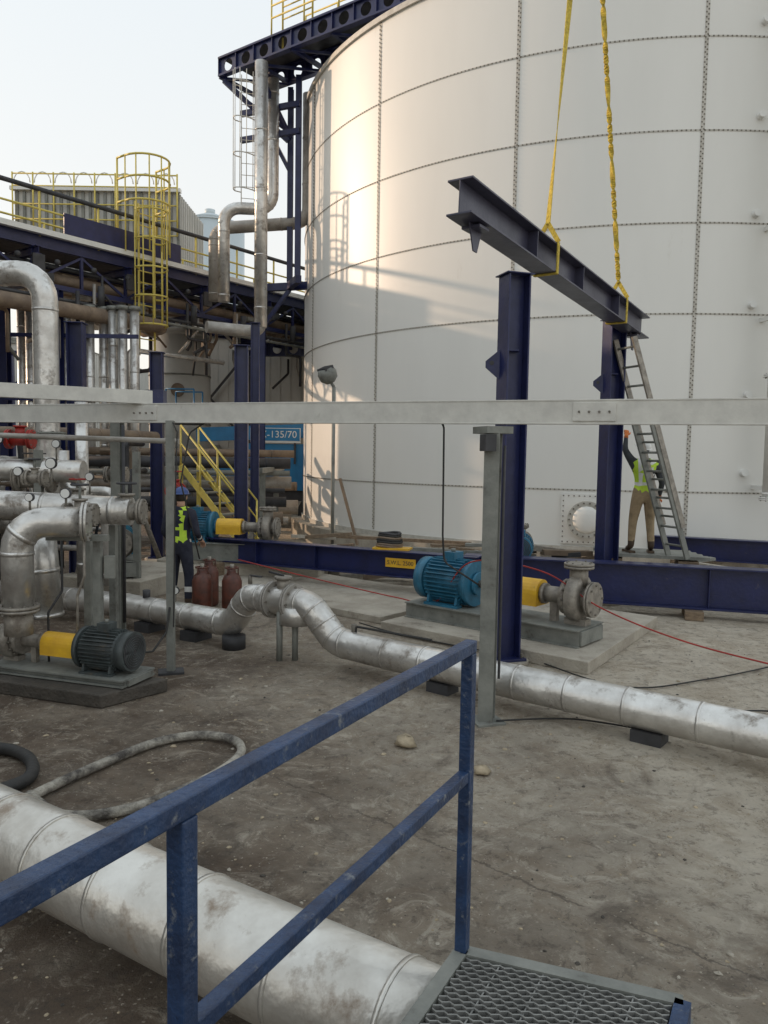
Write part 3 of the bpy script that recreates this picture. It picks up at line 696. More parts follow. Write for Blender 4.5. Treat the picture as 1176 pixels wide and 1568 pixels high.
# ------------------------------------------------------------ plinths and pumps
U=V((-.766,.643,0)); W_=V((.643,.766,0))
q=MB(); P0=V((2.2,8.05,0)); P=[P0,P0+V((1.6,2.45,0)),P0+V((1.6,2.45,0))+U*2.6,P0+U*2.9]
q.poly([(p_.x,p_.y) for p_ in P],0,.14,CONC); q.build('concrete_plinth',bevel=.01)
q=MB(); p0=P0+U*3.2+W_*.35
q.poly([(p0.x,p0.y),(p0.x+W_.x*2.2,p0.y+W_.y*2.2),(p0.x+W_.x*2.2+U.x*7,p0.y+W_.y*2.2+U.y*7),(p0.x+U.x*7,p0.y+U.y*7)],0,.10,CONC); q.build('concrete_plinth',bevel=.01)

def pumpset(name,mc,ax,r,mot,zb,gap=1.0,goff=0):
    q=MB(); mc=V(mc); ax=V(ax).normalized(); sd=V((-ax.y,ax.x,0)); L=r*2.1; Z=V((0,0,1))
    q.cyl(mc-ax*L/2,mc+ax*L/2,r*.86,mot,n=28)
    for k in range(32):
        an=6.283*k/32; e=(sd*math.cos(an)+Z*math.sin(an))
        q.obox(mc-ax*L*.42+e*r*.92,mc+ax*L*.42+e*r*.92,r*.035,r*.17,mot,up=e)
    q.cyl(mc-ax*L*.72,mc-ax*L*.5,r*.93,mot,n=28); q.cyl(mc-ax*L*.74,mc-ax*L*.72,r*.8,DARK,n=28)
    for k in range(6): 
        q.tube([mc-ax*L*.745+(sd*math.cos(a_)+Z*math.sin(a_))*r*(.15+.11*k) for a_ in [6.283*i/20 for i in range(21)]],r*.018,mot,n=5)
    q.cyl(mc+ax*L*.5,mc+ax*L*.6,r*1.0,mot,n=28); q.cyl(mc+ax*L*.6,mc+ax*L*.68,r*.5,mot,n=20)
    q.obox(mc+Z*r*1.08-ax*r*.3,mc+Z*r*1.08+ax*r*.3,r*.7,r*.4,mot); q.cyl(mc+Z*r*1.28,mc+Z*r*1.42,r*.1,GREYP,n=10)
    q.tube([mc+Z*r*.9+ax*r*.8+(Z*math.sin(a_)+ax*math.cos(a_))*.03 for a_ in [6.283*i/10 for i in range(11)]],.006,mot,n=5)
    for sg in (-1,1):
        q.obox(mc-ax*L*.42+sd*sg*r*.75-Z*r*1.0,mc+ax*L*.42+sd*sg*r*.75-Z*r*1.0,r*.4,r*.1,mot)
        for e in (-.35,.35): q.obox(mc+ax*L*e+sd*sg*r*.7-Z*r*.95,mc+ax*L*e+sd*sg*r*.6-Z*r*.4,r*.12,r*.3,mot,up=sd)
    if goff: q.cyl(mc+ax*L*.68,mc+ax*(L*.70+goff),r*.16,CAST,n=14); q.cyl(mc+ax*(L*.68+goff*.5),mc+ax*(L*.70+goff*.8),r*.34,CAST,n=16)
    g0=mc+ax*(L*.70+goff); g1=g0+ax*gap*.42
    vs=[];N=12
    for p_ in (g0,g1):
        for k in range(N+1):
            an=math.pi*k/N; vs.append(p_+sd*math.cos(an)*r*.55+Z*(math.sin(an)*r*.55))
        vs+= [p_-sd*r*.55-Z*r*.5,p_+sd*r*.55-Z*r*.5]
    n_=N+3
    q.add(vs,[tuple(range(n_)),tuple(range(2*n_-1,n_-1,-1))]+[(k,k+n_,(k+1)%n_+n_,(k+1)%n_) for k in range(n_)],YGUARD)
    f0=g1+ax*.01; f1=f0+ax*gap*.32
    q.cyl(f0,f0+ax*.05,r*.42,CAST,n=18); q.cyl(f0,f1,r*.33,CAST,n=18); q.cyl(f1-ax*.04,f1+ax*.03,r*.7,CAST,n=20)
    q.obox(f0+ax*gap*.15-Z*r*.3,f0+ax*gap*.15-Z*r*1.05,r*.25,r*.3,CAST,up=ax)
    v0=f1+ax*.04; v1=v0+ax*r*.55; q.tube([v0,v0+ax*r*.08,v1-ax*r*.08,v1],[r*.75,r*.92,r*.92,r*.7],CAST,n=26)
    for k in range(12):
        an=6.283*k/12; e=(sd*math.cos(an)+Z*math.sin(an))*r*.74; q.cyl(v0-ax*.03+e,v0+e,r*.06,BOLT,n=6)
    vc=(v0+v1)/2; q.cyl(vc+Z*r*.5,vc+Z*r*1.25,r*.36,CAST,n=18); q.flange(vc+Z*r*1.28,Z,r*.58,CAST)
    q.cyl(v1,v1+ax*r*.3,r*.42,CAST,n=18); q.flange(v1+ax*r*.35,ax,r*.7,CAST)
    q.obox(vc-Z*r*.8,vc-Z*r*1.05,r*.5,r*.9,CAST,up=ax)
    zt=mc.z-r*1.05
    e0=mc-ax*L*.85; e1=v1+ax*r*.3; hh=zt-zb
    for sg in (-1,1):
        o_=sd*sg*r*1.0; q.ibeam(V((e0.x,e0.y,zb+hh/2))+o_,V((e1.x,e1.y,zb+hh/2))+o_,hh,.1,GREYP,tf=.015)
    q.obox(V((e0.x,e0.y,zt-.008)),V((e1.x,e1.y,zt-.008)),r*1.8,.014,GREYP)
    for f_ in (.0,.5,1): c_=V((e0.x,e0.y,zb+hh/2)).lerp(V((e1.x,e1.y,zb+hh/2)),f_); q.obox(c_-sd*r*.94,c_+sd*r*.94,.05,hh*.8,GREYP)
    return q.build(name)
pumpset('centrifugal_pump_set',(.93,10.15,.66),-U,.30,MOTB,.14,gap=1.05,goff=.45)
pumpset('centrifugal_pump_set',(2.28,12.75,.82),(.2,1,0),.22,MOTB,.2,gap=.5)
pumpset('centrifugal_pump_set',(-4.5,13.0,.85),(.14,-.386,0),.26,MOTB,.3,gap=.6)
pumpset('centrifugal_pump_set',(-3.45,14.2,.95),(1,-.12,0),.27,MOTB,.35,gap=1.1)
pumpset('centrifugal_pump_set',(-2.62,7.22,.42),(-.93,.30,0),.2,MOTD,.14,gap=.95)
q=MB(); q.poly([(-2.05,7.25),(-2.5,6.72),(-4.9,7.55),(-4.5,8.15)],0,.13,CONCD); q.build('concrete_plinth',bevel=.015)
q=MB(); q.box((-4.2,12.9,.15),(1.6,2.0,.3),CONC,-.3); q.box((-2.6,14.3,.17),(3.0,1.0,.35),CONC,-.1); q.build('concrete_plinth',bevel=.01)

# ------------------------------------------------------------ foreground pipes
q=MB()
q.pipe([(-5.5,10.9,.27),(-3.4,10.05,.27),(-1.78,9.05,.27),(-1.55,8.85,.64),(-.80,8.35,.66),(-.5,8.25,.27),(.1,7.80,.25),(5.6,3.5,.25)],.158,ALU,rad=.26,band=.55,n=28,nb=8,bw=.012)
q.flange((-1.24,8.64,.65),(.83,-.55,0),.21,ALUD,t=.03); q.flange((-1.0,8.48,.65),(.83,-.55,0),.21,ALUD,t=.03)
q.cyl((-1.12,8.56,.72),(-1.12,8.56,.92),.07,CAST,n=14); q.cyl((-1.12,8.56,.90),(-1.12,8.56,.93),.1,CAST,n=14); q.obox((-1.12,8.56,.94),(-1.3,8.75,.95),.03,.02,DARK)
q.cyl((-.95,8.46,.42),(-.95,8.46,.62),.2,ALU,n=18)
for dx in (-.09,.08): q.cyl((-1.05+dx,8.45+dx*.2,0),(-1.05+dx,8.45+dx*.2,.55),.035,GREYP,n=8)
q.cyl((-1.75,8.95,0),(-1.75,8.95,.16),.14,DARK,n=14)
q.tube(fillet([(-.28,8.08,.42),(-.28,8.08,.48),(.5,7.6,.46)],.03),.013,BLACK,n=6); q.cyl((-.3,8.1,.38),(-.3,8.1,.5),.03,BOLT,n=8)
q.cyl((-1.55,8.9,.78),(-1.55,8.9,.88),.025,BOLT,n=8); q.tube([(-1.55,8.9,.88),(-1.4,8.8,.88)],.012,DARK,n=6)
for x,y in ((.6,7.4),(2.2,6.15),(3.8,4.9)): q.box((x,y,.05),(.25,.2,.1),DARK,-.66)
for x,y in ((-3.0,9.8),(-2.3,9.37)): q.box((x,y,.06),(.25,.3,.12),DARK,-.5)
q.cyl((-3.05,9.83,.4),(-3.05,9.83,.52),.05,DARK,n=10); q.gauge((-2.6,9.55,.42),.1,.05)
q.build('insulated_ground_pipe')
q=MB()
q.pipe([(-6.5,6.76,.28),(1.6,1.66,.28)],.215,ALUW,band=.5,n=40,bw=.01)
for x in (-4.0,.9): y=2.55-(x-.18)*.63+.12; q.box((x,y,.04),(.3,.5,.08),DARK,-.56)
q.build('large_insulated_pipe')
q=MB()
q.pipe([(-2.88,7.35,1.62),(-3.45,7.2,1.62),(-3.45,7.2,.8)],.145,ALU,rad=.26,band=.6,n=24)
q.pipe([(-2.7,8.2,1.66),(-6.0,8.3,1.78)],.15,ALU,band=.8,n=24)
q.pipe([(-3.5,7.75,1.62),(-3.42,7.75,.62)],.16,ALU,rad=.2,band=.5,n=24)
q.flange((-3.45,7.2,.80),(0,0,1),.19,CAST); q.cyl((-3.45,7.2,.55),(-3.45,7.2,.78),.13,CAST,n=18)
q.flange((-2.86,7.35,1.62),(1,.2,0),.19,ALU)
valve(q,(-3.05,7.7,1.66),(1,0,0),.1,CAST,wheel=DARK,h=.3); valve(q,(-2.75,8.2,1.66),(1,0,0),.12,CAST,wheel=DARK,h=.3); valve(q,(-3.75,8.25,2.0),(1,0,0),.07,CAST,wheel=DARK,h=.2)
q.gauge((-3.05,7.36,1.74),.1,.05); q.gauge((-3.55,8.2,1.9),.2,.06); q.gauge((-3.9,8.2,1.9),.12,.05); q.gauge((-3.3,7.15,1.74),.08,.04)
q.tube(fillet([(-2.86,7.3,1.45),(-2.86,7.3,1.1),(-2.95,7.35,.9),(-2.95,7.35,.3)],.05),.014,CAST,n=6)
q.tube(fillet([(-3.2,7.6,1.5),(-3.2,7.6,.9),(-3.3,7.5,.7),(-3.3,7.5,.2)],.05),.012,DARK,n=6)
q.box((-2.72,7.6,1.15),(.10,.08,.22),GREYP,.2); q.box((-3.0,8.0,1.2),(.12,.08,.16),DARK,.2)
for x,y,z in ((-2.82,7.55,1.45),(-3.05,7.9,1.5),(-2.95,8.35,1.5)): q.obox((x,y,0),(x,y,z),.07,.09,GREYP,up=(0,1,0))
q.obox((-3.3,7.5,1.45),(-2.7,7.5,1.45),.07,.06,GREYP)
q.build('pump_suction_piping')
q=MB(); q.tube(fillet([(-2.45,7.3,.5),(-2.35,7.35,.35),(-2.3,7.6,.3),(-2.22,7.8,.45),(-2.2,7.86,.7)],.05),.011,BLACK,n=6); q.build('motor_cable')

def hose(name,pts,r,m):
    q=MB(); P=[V(p_) for p_ in pts]; out=[]
    for i in range(len(P)-1):
        a_=P[max(i-1,0)];b_=P[i];c_=P[i+1];d_=P[min(i+2,len(P)-1)]
        for k in range(10):
            t_=k/10; out.append(.5*((2*b_)+(c_-a_)*t_+(2*a_-5*b_+4*c_-d_)*t_*t_+(3*b_-a_-3*c_+d_)*t_**3))
    out.append(P[-1]); q.tube(out,r,m,n=10); return q.build(name)
hose('flexible_hose',[(-2.5,4.3,.04),(-2.25,4.95,.04),(-2.0,5.45,.04),(-1.75,5.85,.04),(-1.45,6.02,.04),(-1.15,5.9,.05),(-1.05,5.6,.05),(-1.2,5.2,.04),(-1.55,4.75,.04),(-1.95,4.62,.04),(-2.3,4.9,.04)],.034,HOSEG)
hose('flexible_hose',[(-3.3,5.6,.05),(-2.85,5.65,.05),(-2.55,5.45,.05),(-2.42,5.1,.05),(-2.7,4.8,.05),(-3.1,4.8,.05)],.045,BLACK)
hose('red_air_line',[(-2.4,12.6,.55),(-1.2,12.1,.36),(.2,11.2,.22),(.7,10.2,.35),(1.1,9.6,.98),(1.9,9.1,.95),(2.5,8.7,.6),(3.2,8.1,.38),(4.0,7.4,.28),(5.4,6.6,.1)],.009,RED)
hose('thin_black_cable',[(1.0,6.5,.03),(1.7,6.6,.02),(2.5,6.3,.02),(2.9,6.7,.02),(3.6,6.9,.02),(5,6.4,.02)],.008,BLACK)
hose('thin_black_cable',[(-.3,9.9,.12),(.3,9.6,.03),(1.2,8.9,.03),(1.6,8.7,.03),(2.4,7.6,.02),(3.4,7.9,.02),(4.6,8.6,.02)],.008,BLACK)

q=MB(); q.cyl((-1.0,14.9,.3),(-1.0,14.9,3.6),.035,GREYP,n=10); q.box((-1.0,14.9,.3),(.4,.4,.06),DARK); q.box((-1.0,14.9,.15),(.3,.3,.3),CONC)
tl=V((-.35,-.25,.9)).normalized(); lc_=V((-1.12,14.9,3.82))
q.tube([lc_-tl*.16,lc_-tl*.08,lc_+tl*.04,lc_+tl*.13],[.08,.17,.19,.15],GREYP,n=20)
for k in range(9): 
    a_,b_=perp(tl); f_=-.14+.035*k; q.obox(lc_+tl*.13+a_*f_-b_*.1,lc_+tl*.13+a_*f_+b_*.1,.008,.06,DARK,up=tl)
q.cyl((-1.0,14.9,3.6),lc_-tl*.12,.03,GREYP,n=8)
q.build('floodlight_pole')

for x,y,z in ((-2.62,11.5,0),(-2.55,10.75,0),(-2.13,10.75,0)):
    q=MB(); hgt=.50; q.tube([(x,y,z),(x,y,z+.04),(x,y,z+hgt),(x,y,z+hgt+.08),(x,y,z+hgt+.12),(x,y,z+hgt+.17)],[.12,.14,.14,.11,.06,.05],CYLB,n=22)
    q.cyl((x,y,z+hgt+.17),(x,y,z+hgt+.24),.03,CAST,n=10); q.tube([(x+.09*math.cos(a_),y+.09*math.sin(a_),z+hgt+.19) for a_ in [6.283*i/14 for i in range(15)]],.012,CYLB,n=6)
    for a_ in (0,2.1,4.2): q.cyl((x+.09*math.cos(a_),y+.09*math.sin(a_),z+hgt+.05),(x+.09*math.cos(a_),y+.09*math.sin(a_),z+hgt+.19),.01,CYLB,n=5)
    q.build('gas_cylinder')

q=MB()
for i in range(44):
    x=random.uniform(-2.3,3.2); y=14.6-(x+2)*.33+random.uniform(-.3,.6); z=random.uniform(.05,.78); an=random.uniform(-.6,.3); Ln=random.uniform(.3,1.4)
    m_=random.choice([WOOD,WOOD,CAST,GREYP,DARK,BROWN,CONC]); dd=V((math.cos(an),math.sin(an),random.uniform(-.15,.15)))*Ln/2
    q.obox(V((x,y,z))-dd,V((x,y,z))+dd,random.uniform(.06,.2),random.uniform(.04,.1),m_)
q.obox((-1.0,14.9,.72),(1.6,14.0,.72),.08,.06,WOOD); q.obox((-.55,16.2,.4),(-.95,16.4,1.8),.05,.05,BROWN)
for i in range(18):
    x=random.uniform(3.0,7.5); y=13.4-(x-3)*.25+random.uniform(-.3,.7); an=random.uniform(-.6,.4); dd=V((math.cos(an),math.sin(an),random.uniform(-.1,.1)))*random.uniform(.2,.6)
    z=random.uniform(.1,.6); q.obox(V((x,y,z))-dd,V((x,y,z))+dd,random.uniform(.06,.16),random.uniform(.04,.1),random.choice([WOOD,CAST,GREYP,CONC]))
q.build('scrap_timber_pile')
q=MB()
for i in range(7):
    rr=.18-.006*i; q.tube([(.1+rr*math.cos(a_)*1.2+random.uniform(-.01,.01),12.75+rr*math.sin(a_),.80+.035*i+.01*math.sin(a_*2)) for a_ in [6.283*k_/18 for k_ in range(19)]],.022,random.choice([BLACK,DARK,BROWN]),n=6)
q.obox((-.15,12.75,.77),(.45,12.6,.77),.3,.03,YGUARD)
q.build('rope_coil')

# ------------------------------------------------------------ guard rail and grating platform (camera stands on it)
q=MB(); dd=V((-.545,-1,0)).normalized(); pA=V((.3,2.6,0)); pB=pA+dd*1.39; pE=pA+dd*3.2
for p_ in (pA,pB,pA+dd*2.78): q.obox(p_+V((0,0,.5)),p_+V((0,0,1.628)),.042,.042,RAILB,up=dd)
q.obox(pA+dd*-.021+V((0,0,1.65)),pE+V((0,0,1.65)),.042,.042,RAILB)
q.obox(pA+dd*.022+V((0,0,1.2)),pB-dd*.022+V((0,0,1.2)),.038,.038,RAILB); q.obox(pB+dd*.022+V((0,0,1.2)),pE+V((0,0,1.2)),.038,.038,RAILB)
q.build('guard_rail',bevel=.004)
q=MB(); z=.56; e=V((.99,2.36,0))-pA; e_n=e.normalized(); wd=e.length; Ln=3.0
for a_,b_ in ((pA,pA+e),(pA,pA+dd*Ln),(pA+e,pA+e+dd*Ln)):
    q.obox(V((a_.x,a_.y,z-.03)),V((b_.x,b_.y,z-.03)),.05,.07,GREYP if a_ is pA else RAILB)
for f_ in (.2,.4,.6,.8): 
    a_=pA+e*f_; q.obox(V((a_.x,a_.y,z-.02)),V((a_.x,a_.y,z-.02))+dd*Ln,.005,.035,GRATE)
r_i=0; s_=.04
while s_<Ln:
    vs=[];nz=34
    for i in range(nz+1):
        o_=pA+e_n*(.03+(wd-.06)*i/nz)+dd*(s_+(.0085 if (i+r_i)%2 else -.0085)); zz=z+(.006 if (i+r_i)%2 else 0)
        vs+=[V((o_.x,o_.y,zz)),V((o_.x,o_.y,zz))+dd*.006,V((o_.x,o_.y,zz-.03))+dd*.006,V((o_.x,o_.y,zz-.03))]
    fs=[(4*i+j,4*i+(j+1)%4,4*i+4+(j+1)%4,4*i+4+j) for i in range(nz) for j in range(4)]
    q.add(vs,fs,GRATE); s_+=.0235; r_i+=1
for p_ in (pA,pA+e,pA+dd*2.9,pA+e+dd*2.9): q.obox(V((p_.x,p_.y,0)),V((p_.x,p_.y,z-.07)),.06,.06,GREYP,up=dd)
q.build('grating_platform')

# ------------------------------------------------------------ ladder
q=MB(); la,lb=V((3.64,11.95,4.15)),V((4.66,11.98,.80)); ld=(lb-la).normalized(); lw=V((.40,-.92,0)).normalized()*.21; ln=ld.cross(lw).normalized()
for off,t0,t1 in ((0,0,.86),(.06,.3,1)):
    A_=la.lerp(lb,t0)+ln*off; B_=la.lerp(lb,t1)+ln*off
    for sg in (-1,1): q.obox(A_+lw*sg*(1-off),B_+lw*sg*(1-off),.035,.09,GREYP if off else CAST,up=ln)
    L=(B_-A_).length; s_=.15
    while s_<L: c_=A_+ld*s_; q.cyl(c_-lw,c_+lw,.018,GREYP,n=8); s_+=.3
q.build('extension_ladder')

# ------------------------------------------------------------ people
def person(name,loc,yaw,J,rad,colf,hat,hair=HAIR,headdir=(0,-1,0),headtilt=0,gloves=(SKIN,SKIN),hands=None):
    names=list(J.keys()); idx={n_:i for i,n_ in enumerate(names)}
    E=[('pelvis','waist'),('waist','chest'),('chest','upchest'),('upchest','neck'),
       ('upchest','shL'),('shL','elL'),('elL','wrL'),('upchest','shR'),('shR','elR'),('elR','wrR'),
       ('pelvis','hipL'),('hipL','knL'),('knL','anL'),('anL','toL'),('pelvis','hipR'),('hipR','knR'),('knR','anR'),('anR','toR')]
    me=bpy.data.meshes.new('sk'); me.from_pydata([J[n_] for n_ in names],[(idx[a_],idx[b_]) for a_,b_ in E],[])
    ob=bpy.data.objects.new('sk',me); COL.objects.link(ob)
    ob.modifiers.new('s','SKIN'); ss=ob.modifiers.new('d','SUBSURF'); ss.levels=2; ss.render_levels=2
    for n_ in names:
        v=me.skin_vertices[0].data[idx[n_]]; v.radius=rad[n_.rstrip('LR')] if n_.rstrip('LR') in rad else rad[n_]
        v.use_root=(n_=='pelvis')
    bpy.context.view_layer.update()
    em=bpy.data.meshes.new_from_object(ob.evaluated_get(bpy.context.evaluated_depsgraph_get()))
    q=MB()
    segs=[(a_,b_,V(J[a_]),V(J[b_])) for a_,b_ in E]
    vs=[v.co.copy() for v in em.vertices]; q.v+=vs
    for p_ in em.polygons:
        c_=V((0,0,0))
        for i in p_.vertices: c_+=vs[i]
        c_/=len(p_.vertices); best=None
        for a_,b_,A_,B_ in segs:
            t_=max(0,min(1,(c_-A_).dot(B_-A_)/(B_-A_).length_squared)); dd_=(c_-A_.lerp(B_,t_)).length
            if best is None or dd_<best[0]: best=(dd_,a_,b_,t_)
        q.f.append(list(p_.vertices)); q.fm.append(q.mi(colf(c_,best[1],best[2],best[3]))); q.fs.append(True)
    bpy.data.objects.remove(ob); bpy.data.meshes.remove(me)
    hd=V(headdir).normalized(); nk=V(J['neck']); hc=nk+V((0,0,.13))+V((hd.x,hd.y,0))*.02
    rz=Matrix.Rotation(math.atan2(hd.x,-hd.y),3,'Z')@Matrix.Rotation(-headtilt,3,'X')
    q.tube([nk-V((0,0,.05)),nk+V((0,0,.09))],[.062,.055],SKIN,n=14)
    vs=[];fs=[];nu,nv=24,18
    for j in range(nv+1):
        ph=math.pi*j/nv
        for i in range(nu):
            th=6.283*i/nu; x,y,z_=math.sin(ph)*math.cos(th)*.076,math.sin(ph)*math.sin(th)*.098,math.cos(ph)*.118
            if z_<-.02: x*=1-(-z_-.02)*2.6; y=y*(1-(-z_-.02)*1.2)
            fy=max(0,-y/.098)
            y-= .022*math.exp(-(x/.016)**2-((z_+.015)/.022)**2)*(fy>.5)
            y+= .010*(math.exp(-((abs(x)-.032)/.014)**2-((z_-.015)/.012)**2))*(fy>.5)
            y-= .006*math.exp(-(x/.022)**2-((z_+.06)/.008)**2)*(fy>.5)
            vs.append(hc+rz@V((x,y,z_)))
    for j in range(nv):
        for i in range(nu): fs.append((j*nu+i,(j+1)*nu+i,(j+1)*nu+(i+1)%nu,j*nu+(i+1)%nu))
    q.add(vs,fs,SKIN,True)
    for sx in (-1,1):
        q.sphere(hc+rz@V((sx*.078,.005,-.01)),(.012,.022,.034),SKIN,10,8,rot=rz)
        q.sphere(hc+rz@V((sx*.031,-.083,.015)),(.011,.008,.007),WHITE,8,6,rot=rz); q.sphere(hc+rz@V((sx*.031,-.090,.015)),(.005,.003,.005),HAIR,8,6,rot=rz)
    q.sphere(hc+rz@V((0,-.092,-.058)),(.024,.006,.005),LIPS,10,6,rot=rz)
    q.sphere(hc+rz@V((0,.014,.012)),(.083,.094,.108),hair,20,14,rot=rz)
    vs=[];fs=[];nu,nv=28,8
    for j in range(nv+1):
        ph=(math.pi/2)*j/nv
        for i in range(nu):
            th=6.283*i/nu; ridge=1+.05*math.exp(-(math.cos(th)*3)**2)*(math.sin(ph)<.9)
            vs.append(hc+rz@V((math.sin(ph)*math.cos(th)*.108,math.sin(ph)*math.sin(th)*.13,.045+math.cos(ph)*.10*ridge)))
    for i in range(nu):
        th=6.283*i/nu; k_=1.12 if math.sin(th)>-.3 else 1.38
        vs.append(hc+rz@V((math.cos(th)*.108*1.13,math.sin(th)*.13*k_,.038)))
    for j in range(nv+1):
        for i in range(nu): fs.append((j*nu+i,(j+1)*nu+i,(j+1)*nu+(i+1)%nu,j*nu+(i+1)%nu))
    q.add(vs,fs,hat,True)
    for side,gm in (('L',gloves[0]),('R',gloves[1])):
        wr=V(J['wr'+side]); el=V(J['el'+side]); f=(wr-el).normalized()
        curl=(hands or {}).get(side,.5)
        pal=V((0,-1,0)) if abs(f.y)<.8 else V((0,0,-1)); pal=(pal-f*pal.dot(f)).normalized(); ac=f.cross(pal).normalized()
        if side=='R': ac=-ac
        R3=Matrix((ac,pal,f)).transposed()
        q.sphere(wr+f*.06,(.042,.018,.055),gm,14,10,rot=R3); q.tube([wr-f*.03,wr+f*.04],[.036,.03],gm,n=12)
        for i,(o_,l_) in enumerate(((-.030,.068),(-.010,.078),(.010,.073),(.029,.058))):
            b_=wr+f*.095+ac*o_; d1=(f*math.cos(curl*.7)+pal*math.sin(curl*.7)); d2=(f*math.cos(curl*1.9)+pal*math.sin(curl*1.9)); d3=(f*math.cos(curl*2.8)+pal*math.sin(curl*2.8))
            p1=b_+d1*l_*.45;p2=p1+d2*l_*.32;p3=p2+d3*l_*.25
            q.tube([b_-f*.02,b_,p1,p2,p3,p3+d3*.005],[.009,.0098,.0092,.0085,.0075,.003],gm,n=8)
        b_=wr+f*.045-ac*.036; d1=(f*.6-ac*.7+pal*.35).normalized(); d2=(f*.85-ac*.15+pal*.5).normalized()
        q.tube([b_,b_+d1*.035,b_+d1*.035+d2*.028,b_+d1*.035+d2*.05],[.014,.012,.0105,.005],gm,n=8)
    for side in 'LR':
        an_=V(J['an'+side]);to=V(J['to'+side]); f=(to-an_);f.z=0;f.normalize()
        b0_=V((an_.x,an_.y,0))-f*.07; b1_=V((to.x,to.y,0))+f*.06
        q.obox(b0_+V((0,0,.018)),b1_+V((0,0,.018)),.095,.036,BOOT)
    rot=Matrix.Rotation(yaw,3,'Z'); q.v=[V(loc)+rot@v for v in q.v]
    return q.build(name)
RAD={'pelvis':(.165,.13),'waist':(.15,.115),'chest':(.175,.13),'upchest':(.15,.105),'neck':(.06,.06),'sh':(.085,.08),'el':(.052,.052),'wr':(.036,.032),
     'hip':(.105,.11),'kn':(.072,.075),'an':(.05,.055),'to':(.042,.035)}
J1={'pelvis':(0,0,.96),'waist':(0,0,1.10),'chest':(0,-.01,1.26),'upchest':(0,-.01,1.40),'neck':(0,-.02,1.53),
 'shL':(.19,-.01,1.42),'elL':(.27,.02,1.14),'wrL':(.25,-.16,.95),'shR':(-.19,-.01,1.42),'elR':(-.28,.0,1.15),'wrR':(-.22,-.2,1.02),
 'hipL':(.10,0,.88),'knL':(.13,-.02,.5),'anL':(.14,.02,.10),'toL':(.17,-.13,.045),'hipR':(-.10,0,.88),'knR':(-.13,-.03,.5),'anR':(-.15,.03,.10),'toR':(-.18,-.12,.045)}
def col1(c,a,b,t):
    if b.startswith('to') : return BOOT
    if b.startswith('an') and c.z<.2: return BOOT
    if b.startswith('an') and .28<c.z<.36: return REFL
    if b.startswith('wr') and t>.97: return SKIN
    if b.startswith('wr') and .45<t<.6: return REFL
    tor=a in('pelvis','waist','chest','upchest') and b in('waist','chest','upchest','neck','shL','shR')
    if tor:
        if 1.02<c.z<1.09: return HIVIS
        if c.z>1.05 and (abs(abs(c.x)-.095)<.032): return HIVIS
        if 1.18<c.z<1.24: return HIVIS
    return NAVY
person('worker',(-2.95,11.1,0),math.radians(160),J1,RAD,col1,HATB,gloves=(SKIN,SKIN),headdir=(.3,-1,0))
J2={'pelvis':(0,0,.96),'waist':(0,0,1.10),'chest':(0,-.01,1.27),'upchest':(.0,-.02,1.41),'neck':(.01,-.03,1.54),
 'shL':(-.19,-.0,1.41),'elL':(-.28,.03,1.14),'wrL':(-.27,-.08,.90),'shR':(.19,-.01,1.45),'elR':(.30,-.10,1.66),'wrR':(.26,-.20,1.88),
 'hipL':(.10,0,.88),'knL':(.15,-.03,.5),'anL':(.18,.02,.10),'toL':(.21,-.13,.045),'hipR':(-.10,0,.88),'knR':(-.13,-.04,.5),'anR':(-.14,.04,.10),'toR':(-.17,-.11,.045)}
J2={**J2,'shL':(.19,-.01,1.45),'elL':(.30,-.10,1.66),'wrL':(.26,-.20,1.88),'shR':(-.19,-.0,1.41),'elR':(-.28,.03,1.14),'wrR':(-.27,-.08,.90)}
def col2(c,a,b,t):
    if b.startswith('to') or (b.startswith('an') and c.z<.2): return BOOT
    if b.startswith('an') or b.startswith('kn') or b.startswith('hip'): return KHAKI
    if b.startswith('wr') : return GLOVE if t>.85 else DARKG
    if b.startswith('el'): return DARKG
    if c.z<1.0: return KHAKI
    if 1.10<c.z<1.15: return REFL
    if c.z>1.12 and abs(abs(c.x)-.10)<.022: return REFL
    if c.z>1.46 and abs(c.x)<.07: return DARKG
    return HIVIS if abs(c.x)<.19 else DARKG
person('worker',(4.19,12.42,.795),math.radians(178),J2,RAD,col2,HATW,gloves=(GLOVE,GLOVE),headdir=(.35,-1,0),headtilt=.35,hands={'L':.9,'R':.7})

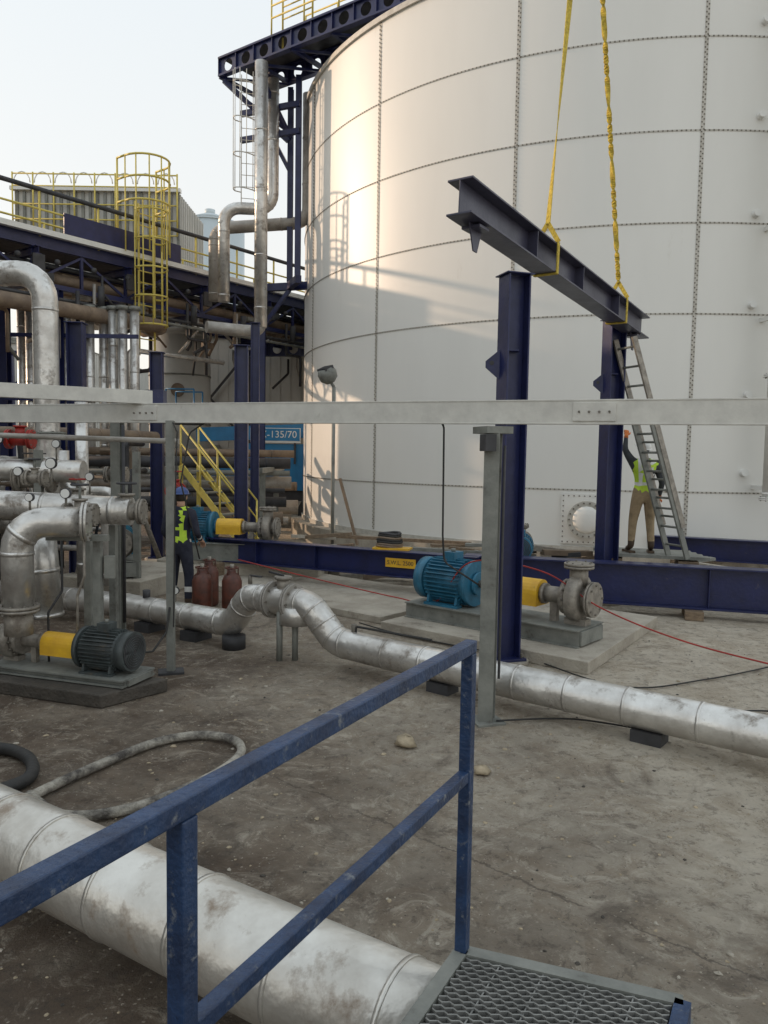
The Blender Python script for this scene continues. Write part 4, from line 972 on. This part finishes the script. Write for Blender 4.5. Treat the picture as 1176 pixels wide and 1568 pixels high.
# ------------------------------------------------------------ light, sky, camera
world=bpy.data.worlds.new("World"); sc.world=world; world.use_nodes=True
nt=world.node_tree; bg=nt.nodes['Background']; sky=nt.nodes.new('ShaderNodeTexSky'); sky.sky_type='NISHITA'
sky.sun_disc=False; EL=15.0; tos=V((-.955,.295,0)).normalized()
sky.sun_elevation=math.radians(EL); sky.sun_rotation=math.atan2(tos.x,tos.y)
sky.air_density=1.0; sky.dust_density=3.0; sky.ozone_density=1.0
# thin bright high haze over the clear sky, paler and warmer toward the horizon
tc=nt.nodes.new('ShaderNodeTexCoord'); sp=nt.nodes.new('ShaderNodeSeparateXYZ'); nt.links.new(tc.outputs['Generated'],sp.inputs[0])
cr=nt.nodes.new('ShaderNodeMix'); cr.data_type='RGBA'; mr=nt.nodes.new('ShaderNodeMapRange'); mr.inputs[1].default_value=0; mr.inputs[2].default_value=.65
nt.links.new(sp.outputs[2],mr.inputs[0]); nt.links.new(mr.outputs[0],cr.inputs[0])
cr.inputs[6].default_value=(7.2,6.9,6.35,1); cr.inputs[7].default_value=(6.2,6.75,7.1,1)
mx=nt.nodes.new('ShaderNodeMix'); mx.data_type='RGBA'; mx.inputs[0].default_value=.84
nt.links.new(sky.outputs[0],mx.inputs[6]); nt.links.new(cr.outputs[2],mx.inputs[7]); nt.links.new(mx.outputs[2],bg.inputs[0])
bg.inputs[1].default_value=.15
sl=bpy.data.lights.new('sun','SUN'); sl.energy=2.7; sl.angle=math.radians(.8); sl.color=(1,.72,.50)
so=bpy.data.objects.new('sun',sl); COL.objects.link(so)
tov=V((tos.x*math.cos(math.radians(EL)),tos.y*math.cos(math.radians(EL)),math.sin(math.radians(EL))))
so.rotation_euler=tov.to_track_quat('Z','Y').to_euler(); so.location=tov*60
cam=bpy.data.cameras.new('camera'); co=bpy.data.objects.new('camera',cam); COL.objects.link(co); sc.camera=co
th=math.radians(4.2); r=.016
F=V((0,math.cos(th),-math.sin(th))); U0=V((0,math.sin(th),math.cos(th))); R0=V((1,0,0))
Rr=R0*math.cos(r)+U0*math.sin(r); Uu=U0*math.cos(r)-R0*math.sin(r)
mt=Matrix((Rr,Uu,-F)).transposed().to_4x4(); mt.translation=V((0,0,2.3)); co.matrix_world=mt
cam.sensor_fit='VERTICAL'; cam.sensor_height=36; cam.lens=36*1178/1568; cam.clip_start=.05; cam.clip_end=1500
sc.view_settings.view_transform='Standard'; sc.view_settings.look='None'; sc.view_settings.exposure=0
